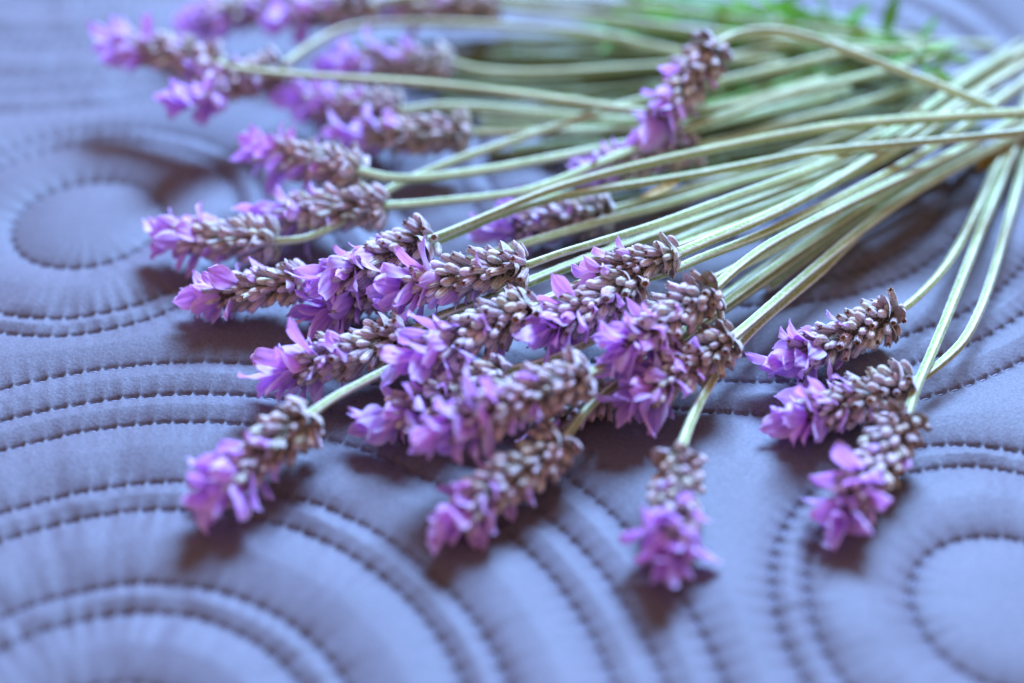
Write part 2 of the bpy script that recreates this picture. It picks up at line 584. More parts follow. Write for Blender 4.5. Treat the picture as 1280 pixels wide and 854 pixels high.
def build_sprig(spec):
    base = np.array(spec['stem'][0]); tip = np.array(spec['tip'])
    end = np.array(spec['stem'][-1])
    root = link('lavender_sprig', None)
    root.empty_display_size = .004
    root.location = Vector(end) * MM
    tag(root, spec['label'], 'lavender', 'cut lavender sprigs heaped on the quilt')
    rel = Vector(-end) * MM
    # stem starts a little inside the spike
    d = (tip - base); L = np.linalg.norm(d); dn = d / L
    pts = [list(base + dn * 1.5)] + spec['stem'][1:] if len(spec['stem']) > 2 else spec['stem']
    pts = [list(base + dn * 1.2), list(base - dn * .6)] + spec['stem'][1:]
    V_, F_, C_ = stem_mesh(pts, rnd.uniform(.62, .75), rnd.uniform(.74, .90))
    link('stem', make_mesh('stem', (V_ - end) * MM, F_, M_STEM, C_), root)
    s = spec['sc']
    Ls = max(L, 19.0 * s)
    F = frame_from_axis((base - end) * MM, d, rnd.uniform(0, 6.28))
    sp = link('flower_spike', spike_core(Ls, s), root)
    sp.matrix_basis = F
    # buds in whorls
    nw = max(9, int(round(Ls * .74 / 1.30)))
    for w in range(nw):
        t = w / (nw - 1)
        nb = 9 if t < .75 else 8
        for k in range(nb):
            if rnd.random() < .06: continue
            phi = 2 * math.pi * (k + .5 * (w % 2)) / nb + rnd.uniform(-.22, .22)
            tilt = math.radians(44 - 16 * t + rnd.uniform(-11, 11)) if w > 0 else math.radians(58 + rnd.uniform(-8, 8))
            along = t * Ls * .70 + rnd.uniform(-.7, .7) - .4
            closed = rnd.random() < (.50 + .2 * t)
            me = rnd.choice(BUDS[7:] if closed else BUDS[:7])
            sc_ = s * rnd.uniform(.70, 1.02) * (.80 + .25 * math.sin(math.pi * min(1, .2 + t * .8)))
            b = link('bud', me, sp)
            b.matrix_basis = place_local(phi, along, 1.45 * s, tilt, rnd.uniform(-.3, .3), sc_)
    for k in range(8):
        b = link('bract', rnd.choice(BRACTS), sp)
        b.matrix_basis = place_local(2 * math.pi * k / 8 + rnd.uniform(-.2, .2), -.2 + rnd.uniform(-.3, .4) + (k % 2) * 1.4, .7 * s, math.radians(66 + rnd.uniform(-12, 8)), rnd.uniform(-.2, .2), s * rnd.uniform(.75, 1.0))
    # petals: a tuft at the tip, a few small ones further down
    npet = int(spec['npet'] * 2.0)
    for k in range(npet):
        t = (k + .5) / npet
        phi = k * 2.39996 + rnd.uniform(-.4, .4)
        tilt = math.radians(8 + 50 * (1 - t) ** .8 + rnd.uniform(-14, 14))
        along = Ls * (.52 + .30 * t)
        p = link('petal', rnd.choice(PETALS), root)
        p.matrix_basis = F @ place_local(phi, along, 1.2 * s * (1.25 - t), tilt, rnd.uniform(-.6, .6), s * rnd.uniform(.62, 1.12))
    for k in range(int(spec['npet'] * .8)):
        phi = rnd.uniform(0, 6.283)
        p = link('petal', rnd.choice(PETALS), root)
        p.matrix_basis = F @ place_local(phi, Ls * rnd.uniform(.22, .52), 2.0 * s, math.radians(rnd.uniform(30, 58)), rnd.uniform(-.6, .6), s * rnd.uniform(.40, .70))
    return root

SPRIGS = [
    {"label": "dry brown lavender spike tucked between the stems below the large cluster", "sc": 0.8, "npet": 3, "tip": [1.14, -23.06, 2.49], "stem": [[13.61, -15.62, 3.0], [18.15, -11.38, 3.15], [22.74, -6.93, 3.37], [27.47, -2.32, 3.59], [32.38, 2.38, 3.81], [37.47, 7.18, 4.04], [42.72, 12.17, 4.26], [48.12, 17.42, 4.48], [53.7, 22.92, 4.7], [59.47, 28.63, 4.93], [61.43, 30.57, 5.0]]},
    {"label": "lavender sprig at right whose bent stem curves left, uppermost of the three right heads", "sc": 1.0, "npet": 11, "tip": [37.36, -11.78, 4.0], "stem": [[58.62, 0.18, 5.0], [64.29, 5.86, 4.82], [69.8, 13.07, 4.57], [75.01, 21.79, 4.3], [80.17, 31.52, 4.04], [85.51, 42.04, 3.78], [91.19, 53.3, 3.52], [97.33, 65.27, 3.26], [104.01, 77.82, 3.0]]},
    {"label": "middle head of the three lavender sprigs lying at the right", "sc": 1.0, "npet": 11, "tip": [37.78, -23.0, 4.0], "stem": [[57.95, -14.8, 4.0], [63.41, -10.35, 3.92], [68.65, -4.51, 3.81], [73.2, 3.26, 3.69], [77.43, 12.08, 3.58], [81.64, 21.64, 3.46], [86.03, 31.88, 3.35], [90.7, 42.83, 3.23], [95.68, 54.57, 3.12], [100.96, 67.1, 3.0]]},
    {"label": "lowest of the three lavender sprigs at right, pink-tipped head pointing down", "sc": 1.0, "npet": 10, "tip": [41.62, -43.57, 3.5], "stem": [[55.42, -23.73, 5.0], [58.51, -17.11, 5.41], [62.35, -9.42, 5.06], [66.38, -1.28, 4.71], [70.46, 7.09, 4.61], [74.74, 16.01, 4.5], [79.26, 25.5, 4.39], [84.13, 35.54, 4.29], [89.37, 46.2, 4.18], [95.04, 57.52, 4.07], [99.02, 65.41, 4.0]]},
    {"label": "brownish blurred lavender spike with magenta tip lying low behind the grey-green stems", "sc": 1.0, "npet": 8, "tip": [-33.02, 48.61, 7.0], "stem": [[-7.88, 48.61, 8.0], [-1.62, 48.8, 7.87], [4.65, 49.35, 7.69], [10.95, 50.02, 7.5], [17.27, 50.57, 7.31], [23.63, 51.13, 7.12], [30.06, 52.78, 6.94], [36.59, 55.44, 6.76], [43.24, 58.45, 6.58], [50.01, 61.53, 6.37], [56.92, 64.69, 6.19], [63.94, 67.93, 6.0]]},
    {"label": "blurred lavender sprig with dark spike just under the long pale straight stem", "sc": 1.0, "npet": 10, "tip": [-43.29, 63.47, 6.0], "stem": [[-20.51, 56.34, 8.0], [-14.3, 57.81, 7.95], [-7.97, 57.85, 7.86], [-1.64, 56.95, 7.78], [4.65, 55.93, 7.7], [10.89, 54.75, 7.62], [17.11, 53.71, 7.54], [23.37, 53.45, 7.46], [29.64, 53.92, 7.71], [35.96, 55.24, 8.06], [42.51, 58.06, 7.81], [49.19, 61.3, 7.58], [56.02, 64.98, 7.31], [60.71, 67.69, 7.0]]},
    {"label": "shaded purple-brown lavender spike lying between two pale stems at the back", "sc": 1.0, "npet": 10, "tip": [-37.93, 74.75, 7.0], "stem": [[-12.01, 73.57, 8.0], [-5.4, 71.18, 8.0], [1.22, 70.25, 8.0], [7.85, 70.42, 8.0], [14.51, 71.1, 8.0], [21.19, 72.05, 8.0], [27.9, 72.82, 8.0], [34.66, 73.77, 8.0], [41.51, 75.89, 8.0], [48.48, 78.79, 8.0], [55.51, 80.94, 8.0], [62.48, 81.9, 8.0], [69.44, 82.53, 8.0]]},
    {"label": "blurred lavender head at the top left corner of the heap, purple tip", "sc": 1.0, "npet": 11, "tip": [-67.29, 89.89, 8.0], "stem": [[-45.01, 96.98, 9.0], [-38.16, 99.08, 8.86], [-31.09, 99.99, 8.65], [-23.95, 100.4, 8.44], [-16.76, 100.35, 8.23], [-9.57, 99.61, 8.02], [-2.42, 98.23, 7.81], [4.66, 96.56, 7.6], [11.69, 94.91, 7.4], [18.67, 93.38, 7.19], [25.61, 91.86, 6.98], [32.5, 90.4, 6.77], [39.38, 89.13, 6.56], [46.27, 88.17, 6.35], [53.17, 87.43, 6.14], [57.76, 86.95, 6.0]]},
    {"label": "pale frosted lavender spike at the top edge with yellow-green base", "sc": 1.05, "npet": 10, "tip": [-32.43, 93.46, 9.0], "stem": [[-2.91, 93.58, 10.0], [4.06, 91.49, 9.94], [11.03, 90.16, 9.84], [17.95, 88.81, 9.75], [24.77, 87.07, 9.66], [31.5, 85.16, 9.56], [38.22, 83.58, 9.47], [44.95, 82.33, 9.38], [51.62, 81.08, 9.3], [58.26, 79.87, 9.2], [64.86, 78.65, 9.09], [71.41, 77.43, 9.0]]},
    {"label": "lavender head with light lilac petals at the top edge behind the curved stem", "sc": 1.0, "npet": 11, "tip": [-48.5, 86.94, 9.88], "stem": [[-27.03, 89.55, 13.07], [-20.44, 93.02, 12.68], [-13.68, 97.25, 10.9], [-6.67, 98.86, 9.73], [0.45, 98.15, 9.53], [7.54, 97.25, 9.4], [14.61, 96.44, 9.28], [21.66, 95.66, 9.15], [28.67, 94.79, 9.02], [35.6, 93.62, 8.89], [42.38, 91.76, 8.77], [49.02, 89.49, 8.64], [55.69, 87.76, 8.51], [62.39, 86.4, 8.38], [68.99, 84.87, 8.26], [75.34, 82.63, 8.13], [81.48, 79.93, 8.0]]},
    {"label": "soft-focus lavender sprig above the pair of left heads, petals pointing left", "sc": 1.0, "npet": 11, "tip": [-47.39, 42.49, 9.0], "stem": [[-25.87, 31.54, 11.0], [-20.09, 29.73, 10.85], [-14.37, 30.18, 10.63], [-8.65, 31.66, 10.41], [-2.91, 33.51, 10.2], [2.88, 35.73, 9.98], [8.75, 38.12, 9.76], [14.72, 40.59, 9.54], [20.78, 43.17, 9.32], [26.94, 45.85, 9.1], [33.21, 48.63, 8.88], [39.59, 51.56, 8.66], [46.1, 54.73, 8.44], [52.73, 58.08, 8.22], [59.5, 61.51, 8.0]]},
    {"label": "lavender head half hidden under the crossing stems in the middle of the bundle", "sc": 0.95, "npet": 9, "tip": [9.87, 34.34, 7.87], "stem": [[32.2, 44.08, 8.0], [38.58, 46.36, 8.1], [45.03, 49.12, 8.24], [51.58, 52.08, 8.38], [58.24, 54.78, 8.52], [65.02, 57.8, 8.67], [71.95, 61.61, 8.81], [79.05, 65.78, 8.95], [81.45, 67.18, 9.0]]},
    {"label": "blurred lavender sprig at upper left with a stem that arches up and over", "sc": 1.0, "npet": 12, "tip": [-61.55, 51.83, 12.0], "stem": [[-42.95, 65.74, 12.0], [-38.51, 73.56, 11.82], [-33.44, 80.29, 11.55], [-27.13, 83.33, 11.27], [-20.46, 84.39, 11.0], [-13.7, 84.7, 10.73], [-6.91, 84.78, 10.45], [-0.12, 84.66, 10.18], [6.67, 84.2, 9.91], [13.4, 83.29, 9.64], [20.02, 81.61, 9.36], [26.44, 79.06, 9.09], [32.73, 76.23, 8.89], [39.1, 74.19, 8.83], [45.78, 74.31, 8.28], [52.43, 74.2, 8.0]]},
    {"label": "lavender head lying behind the stems near the middle, lilac petals at left", "sc": 1.0, "npet": 10, "tip": [-5.62, 23.32, 4.0], "stem": [[16.97, 28.9, 5.0], [23.1, 31.54, 5.1], [29.3, 34.19, 5.24], [35.6, 37.08, 5.38], [41.99, 40.45, 5.52], [48.5, 44.15, 5.67], [55.15, 48.03, 5.81], [61.96, 52.12, 5.95], [64.25, 53.5, 6.0]]},
    {"label": "purple tipped lavender head mostly hidden below the frontmost crisp heads at left", "sc": 1.0, "npet": 11, "tip": [-29.35, 2.81, 4.0], "stem": [[-14.59, 9.03, 6.0], [-9.44, 11.59, 6.09], [-4.21, 14.1, 6.22], [1.12, 16.64, 6.35], [6.54, 19.17, 6.48], [12.05, 21.69, 6.61], [17.67, 24.13, 6.74], [23.38, 26.46, 6.87], [29.16, 29.05, 7.0], [35.02, 31.98, 7.13], [40.99, 34.76, 7.26], [47.07, 37.14, 7.39], [53.24, 39.89, 7.52], [59.51, 43.82, 7.65], [65.88, 48.89, 7.78], [72.39, 54.93, 7.91], [76.83, 59.2, 8.0]]},
    {"label": "lavender sprig closest to the camera at centre, petals splayed on the quilt", "sc": 1.0, "npet": 11, "tip": [-11.01, -44.14, 3.5], "stem": [[6.92, -27.31, 5.0], [10.26, -21.69, 4.97], [14.19, -16.6, 4.98], [18.71, -11.97, 4.79], [23.4, -7.39, 4.75], [28.05, -2.55, 4.95], [32.82, 2.56, 5.17], [37.91, 8.64, 4.81], [43.27, 14.85, 4.44], [48.86, 20.65, 4.32], [54.73, 26.34, 4.24], [60.87, 31.92, 4.16], [67.28, 37.33, 4.08], [73.9, 42.77, 4.0]]},
    {"label": "lone lavender sprig pointing straight down towards the camera, right of centre", "sc": 1.0, "npet": 11, "tip": [20.07, -51.77, 4.0], "stem": [[22.85, -31.25, 5.0], [24.88, -24.69, 5.0], [27.6, -18.16, 5.0], [30.97, -11.77, 5.0], [34.94, -5.63, 5.0], [39.45, 0.15, 5.0], [44.36, 5.68, 5.0], [49.43, 11.51, 5.0], [54.5, 18.13, 5.0], [59.87, 24.88, 5.0], [65.68, 31.23, 5.0], [71.88, 36.99, 5.0], [78.39, 42.16, 5.0], [85.13, 47.28, 5.0], [92.07, 52.86, 5.0], [99.25, 58.79, 5.0], [101.68, 60.81, 5.0]]},
    {"label": "lavender sprig at lower left pointing down-left, lying alone on the quilt", "sc": 1.0, "npet": 11, "tip": [-42.79, -40.04, 4.0], "stem": [[-28.46, -24.55, 7.0], [-24.92, -20.41, 6.96], [-20.88, -16.91, 6.9], [-16.64, -13.51, 6.84], [-12.24, -10.2, 6.78], [-7.7, -6.86, 6.72], [-3.05, -3.44, 6.66], [1.74, -0.04, 6.6], [6.69, 3.32, 6.54], [11.74, 6.8, 6.48], [16.88, 10.54, 6.42], [22.14, 14.48, 6.36], [27.57, 18.36, 6.3], [33.19, 21.97, 6.24], [38.97, 25.5, 6.18], [44.87, 29.32, 6.12], [50.9, 33.43, 6.06], [57.07, 37.68, 6.0]]},
    {"label": "rightmost head of the central cluster, brown spike with violet petals beneath", "sc": 0.95, "npet": 12, "tip": [15.37, -21.79, 5.2], "stem": [[32.07, -9.7, 8.45], [37.31, -2.11, 6.58], [42.27, 3.77, 6.42], [47.39, 9.64, 6.45], [52.77, 15.67, 6.45], [58.5, 22.04, 6.28], [64.55, 28.47, 6.06], [70.86, 34.5, 6.0], [77.44, 40.1, 6.0], [84.28, 45.53, 6.0], [91.36, 50.9, 6.0], [98.64, 56.29, 6.0]]},
    {"label": "lavender head with magenta petals half buried under two others in the cluster", "sc": 1.0, "npet": 11, "tip": [-22.05, -24.64, 4.0], "stem": [[-0.93, -15.2, 7.0], [4.11, -13.26, 7.0], [9.02, -10.24, 7.0], [13.89, -6.49, 7.0], [18.91, -2.7, 7.0], [24.07, 1.19, 7.0], [29.38, 5.19, 7.0], [34.85, 9.27, 7.0], [40.47, 13.45, 7.0], [46.2, 18.12, 7.0], [52.05, 23.35, 7.0], [58.07, 28.84, 7.0]]},
    {"label": "crisp brown and lilac lavender head at left of the central cluster, frosted buds", "sc": 1.05, "npet": 11, "tip": [-36.78, -15.22, 5.0], "stem": [[-16.14, -7.04, 7.0], [-11.8, -3.4, 7.17], [-7.04, -0.73, 7.42], [-2.2, 2.03, 7.67], [2.69, 5.0, 7.92], [7.7, 7.91, 8.17], [12.84, 10.75, 8.42], [18.08, 13.52, 8.67], [23.43, 16.27, 8.92], [28.88, 19.05, 9.17], [34.43, 21.86, 9.42], [40.06, 24.79, 9.67], [45.8, 27.95, 9.92], [51.63, 31.36, 10.17], [57.56, 35.39, 10.42], [63.59, 40.27, 10.67], [69.75, 45.83, 10.92], [76.08, 51.98, 11.17], [82.64, 58.47, 11.42], [89.48, 64.85, 11.67], [96.59, 71.05, 11.92], [99.0, 73.14, 12.0]]},
    {"label": "far left lavender sprig at the back, its head on a long straight stem", "sc": 1.0, "npet": 11, "tip": [-78.39, 72.55, 14.0], "stem": [[-54.3, 60.92, 15.0], [-47.88, 58.63, 14.89], [-41.61, 57.77, 14.72], [-35.38, 57.24, 14.55], [-29.17, 56.74, 14.38], [-22.97, 56.29, 14.21], [-16.79, 55.74, 14.04], [-10.62, 54.9, 13.87], [-4.49, 53.81, 13.7], [1.6, 52.6, 13.53], [7.64, 51.31, 13.36], [13.63, 49.92, 13.19], [19.55, 48.42, 13.02], [25.47, 47.34, 12.85], [31.59, 48.22, 12.68], [37.82, 50.27, 12.51], [44.17, 53.05, 12.34], [50.65, 56.58, 12.17], [57.26, 60.39, 12.0]]},
    {"label": "leftmost lavender head of the middle row, pale spike reaching over the round seam", "sc": 1.0, "npet": 10, "tip": [-60.28, 21.25, 5.0], "stem": [[-38.99, 18.3, 6.0], [-33.44, 18.92, 6.31], [-28.59, 22.25, 6.78], [-24.23, 26.95, 7.55], [-19.53, 31.36, 8.25], [-14.38, 35.85, 8.19], [-8.89, 39.08, 8.64], [-3.22, 41.99, 9.1], [2.56, 44.82, 9.57], [8.42, 47.44, 10.17], [14.32, 49.48, 11.19], [20.46, 53.29, 11.04], [26.67, 55.72, 11.43], [32.96, 57.78, 11.9], [39.3, 59.75, 12.36], [45.71, 61.7, 12.83], [52.18, 63.7, 13.29], [58.72, 65.81, 13.76], [65.26, 67.44, 14.22], [71.55, 67.07, 14.69], [75.63, 66.33, 15.0]]},
    {"label": "lavender head with frosted white-green base above the pair of left heads", "sc": 1.05, "npet": 7, "tip": [-43.88, 25.11, 6.0], "stem": [[-21.32, 25.49, 8.0], [-15.59, 25.84, 8.29], [-9.87, 26.21, 8.71], [-4.14, 26.57, 9.14], [1.55, 27.38, 9.57], [7.08, 29.78, 10.0], [12.56, 33.11, 10.44], [18.15, 36.42, 10.92], [23.87, 39.9, 11.31], [29.72, 43.23, 11.72], [35.7, 46.39, 12.14], [41.79, 49.42, 12.57], [47.99, 52.32, 13.0], [54.29, 54.88, 13.43], [60.63, 56.88, 13.86], [67.07, 59.14, 14.29], [73.62, 61.95, 14.71], [78.04, 63.91, 15.0]]},
    {"label": "lavender head directly below the crispest one, frosted spike and pale petals", "sc": 1.1, "npet": 12, "tip": [-17.15, -17.3, 9.29], "stem": [[2.85, -5.34, 11.0], [7.61, -1.6, 11.1], [12.61, 1.64, 11.24], [17.77, 4.69, 11.38], [23.07, 7.65, 11.52], [28.49, 10.57, 11.67], [34.02, 13.5, 11.81], [39.64, 16.64, 11.95], [45.35, 20.39, 12.1], [51.16, 24.6, 12.24], [57.12, 29.03, 12.38], [63.26, 33.69, 12.52], [69.54, 39.02, 12.67], [75.96, 45.26, 12.81], [82.61, 52.03, 12.95], [84.87, 54.33, 13.0]]},
    {"label": "large soft foreground lavender head on top of the cluster, beige spike", "sc": 1.0, "npet": 13, "tip": [-13.75, -32.8, 10.0], "stem": [[10.46, -20.28, 11.0], [15.54, -13.86, 7.88], [20.69, -8.85, 6.16], [25.68, -4.9, 5.93], [30.54, -0.77, 6.21], [35.48, 4.38, 6.17], [40.69, 10.2, 5.8], [46.03, 15.45, 5.86], [51.55, 20.63, 6.03], [57.29, 26.02, 6.14], [63.37, 31.8, 6.03], [69.85, 37.58, 5.69], [76.91, 43.74, 4.84], [84.21, 49.89, 4.0]]},
    {"label": "lavender head with rounded grey spike and broad violet petals, left of two overlapping heads", "sc": 1.05, "npet": 12, "tip": [2.56, -11.55, 10.0], "stem": [[18.71, -0.22, 12.0], [23.9, 2.26, 12.0], [29.09, 5.65, 12.0], [34.44, 8.86, 12.0], [39.89, 12.3, 12.0], [45.45, 16.2, 12.0], [51.14, 20.4, 12.0], [56.97, 24.89, 12.0], [62.97, 29.69, 12.0], [69.13, 34.92, 12.0], [75.48, 40.78, 12.0], [82.01, 47.35, 12.0], [88.79, 54.46, 12.0], [95.85, 61.86, 12.0]]},
    {"label": "small grey-brown lavender spike above the right cluster on a pale frosted stem", "sc": 0.8, "npet": 5, "tip": [9.0, -1.12, 13.0], "stem": [[24.53, 2.62, 15.0], [29.79, 6.12, 14.88], [35.18, 9.76, 14.71], [40.7, 13.76, 14.54], [46.32, 18.32, 14.37], [52.08, 23.43, 14.2], [57.99, 29.09, 14.03], [64.1, 35.13, 13.86], [70.48, 41.36, 13.69], [77.12, 47.72, 13.51], [84.03, 54.25, 13.34], [91.23, 60.86, 13.17], [98.71, 67.57, 13.0]]},
    {"label": "plump lavender head in the right cluster with bright petals curling forward", "sc": 1.0, "npet": 14, "tip": [13.06, -17.53, 11.0], "stem": [[29.32, -4.04, 13.0], [34.04, 1.85, 12.87], [39.17, 7.43, 12.69], [44.71, 12.36, 12.5], [50.51, 17.07, 12.31], [56.51, 21.81, 12.12], [62.73, 26.54, 11.94], [69.14, 31.41, 11.75], [75.77, 36.55, 11.56], [82.61, 42.13, 11.38], [89.7, 48.34, 11.19], [97.04, 54.94, 11.0]]},
    {"label": "crispest lavender head at centre with pale lilac upright petals", "sc": 1.05, "npet": 14, "tip": [-21.41, -2.07, 11.0], "stem": [[1.82, 2.46, 13.0], [6.92, 5.22, 13.04], [12.14, 7.75, 13.11], [17.46, 10.26, 13.18], [22.86, 12.96, 13.24], [28.33, 16.06, 13.31], [33.91, 19.32, 13.38], [39.61, 22.53, 13.44], [45.44, 25.82, 13.51], [51.39, 29.3, 13.58], [57.47, 33.16, 13.64], [63.66, 37.92, 13.71], [69.93, 44.18, 13.78], [76.41, 51.13, 13.84], [83.2, 58.04, 13.91], [90.3, 64.93, 13.98], [92.72, 67.26, 14.0]]},
    {"label": "small pink-violet lavender head between its two neighbours at left", "sc": 0.95, "npet": 10, "tip": [-46.52, 5.58, 5.0], "stem": [[-32.83, 6.28, 7.0], [-27.68, 7.8, 7.33], [-22.55, 9.51, 7.82], [-17.49, 11.72, 8.31], [-12.45, 14.29, 8.81], [-7.43, 17.28, 9.3], [-2.33, 20.36, 9.79], [2.99, 22.85, 10.28], [8.52, 24.45, 10.78], [14.13, 25.5, 11.27], [19.78, 26.28, 11.76], [25.44, 27.05, 12.25], [31.12, 28.02, 12.75], [36.82, 29.21, 13.24], [42.56, 30.5, 13.73], [48.32, 31.71, 14.22], [54.06, 32.32, 14.72], [59.75, 32.53, 15.21], [65.43, 32.65, 15.7], [71.1, 32.82, 16.19], [76.77, 33.0, 16.69], [82.43, 33.21, 17.18], [88.11, 33.53, 17.67], [91.93, 33.89, 18.0]]},
    {"label": "lavender sprig whose long pale stem sweeps across the whole bundle to the right edge", "sc": 1.05, "npet": 11, "tip": [-31.31, 1.91, 8.81], "stem": [[-13.21, 11.17, 11.49], [-8.29, 14.93, 11.3], [-3.27, 18.02, 11.71], [1.84, 21.23, 12.14], [7.13, 24.06, 12.57], [12.59, 26.38, 13.0], [18.17, 28.37, 13.43], [23.82, 30.09, 13.86], [29.53, 31.71, 14.29], [35.28, 33.28, 14.71], [41.08, 34.74, 15.14], [46.92, 36.07, 15.57], [52.77, 37.18, 16.0], [58.6, 37.82, 16.43], [64.38, 38.05, 16.86], [70.12, 38.1, 17.29], [75.84, 38.09, 17.71], [81.53, 38.0, 18.14], [87.2, 37.92, 18.57], [92.86, 37.87, 19.0]]},
    {"label": "lavender head drooping on top of the stems at the top, hung from an arched stem", "sc": 1.1, "npet": 10, "tip": [24.47, 40.43, 14.0], "stem": [[35.16, 52.69, 23.0], [41.61, 58.89, 22.5], [48.27, 60.57, 21.75], [54.35, 58.86, 21.0], [59.98, 55.81, 20.25], [65.45, 52.58, 19.5], [70.8, 49.33, 18.75], [76.04, 46.07, 18.0], [81.18, 42.83, 17.25], [82.88, 41.76, 17.0]]}]
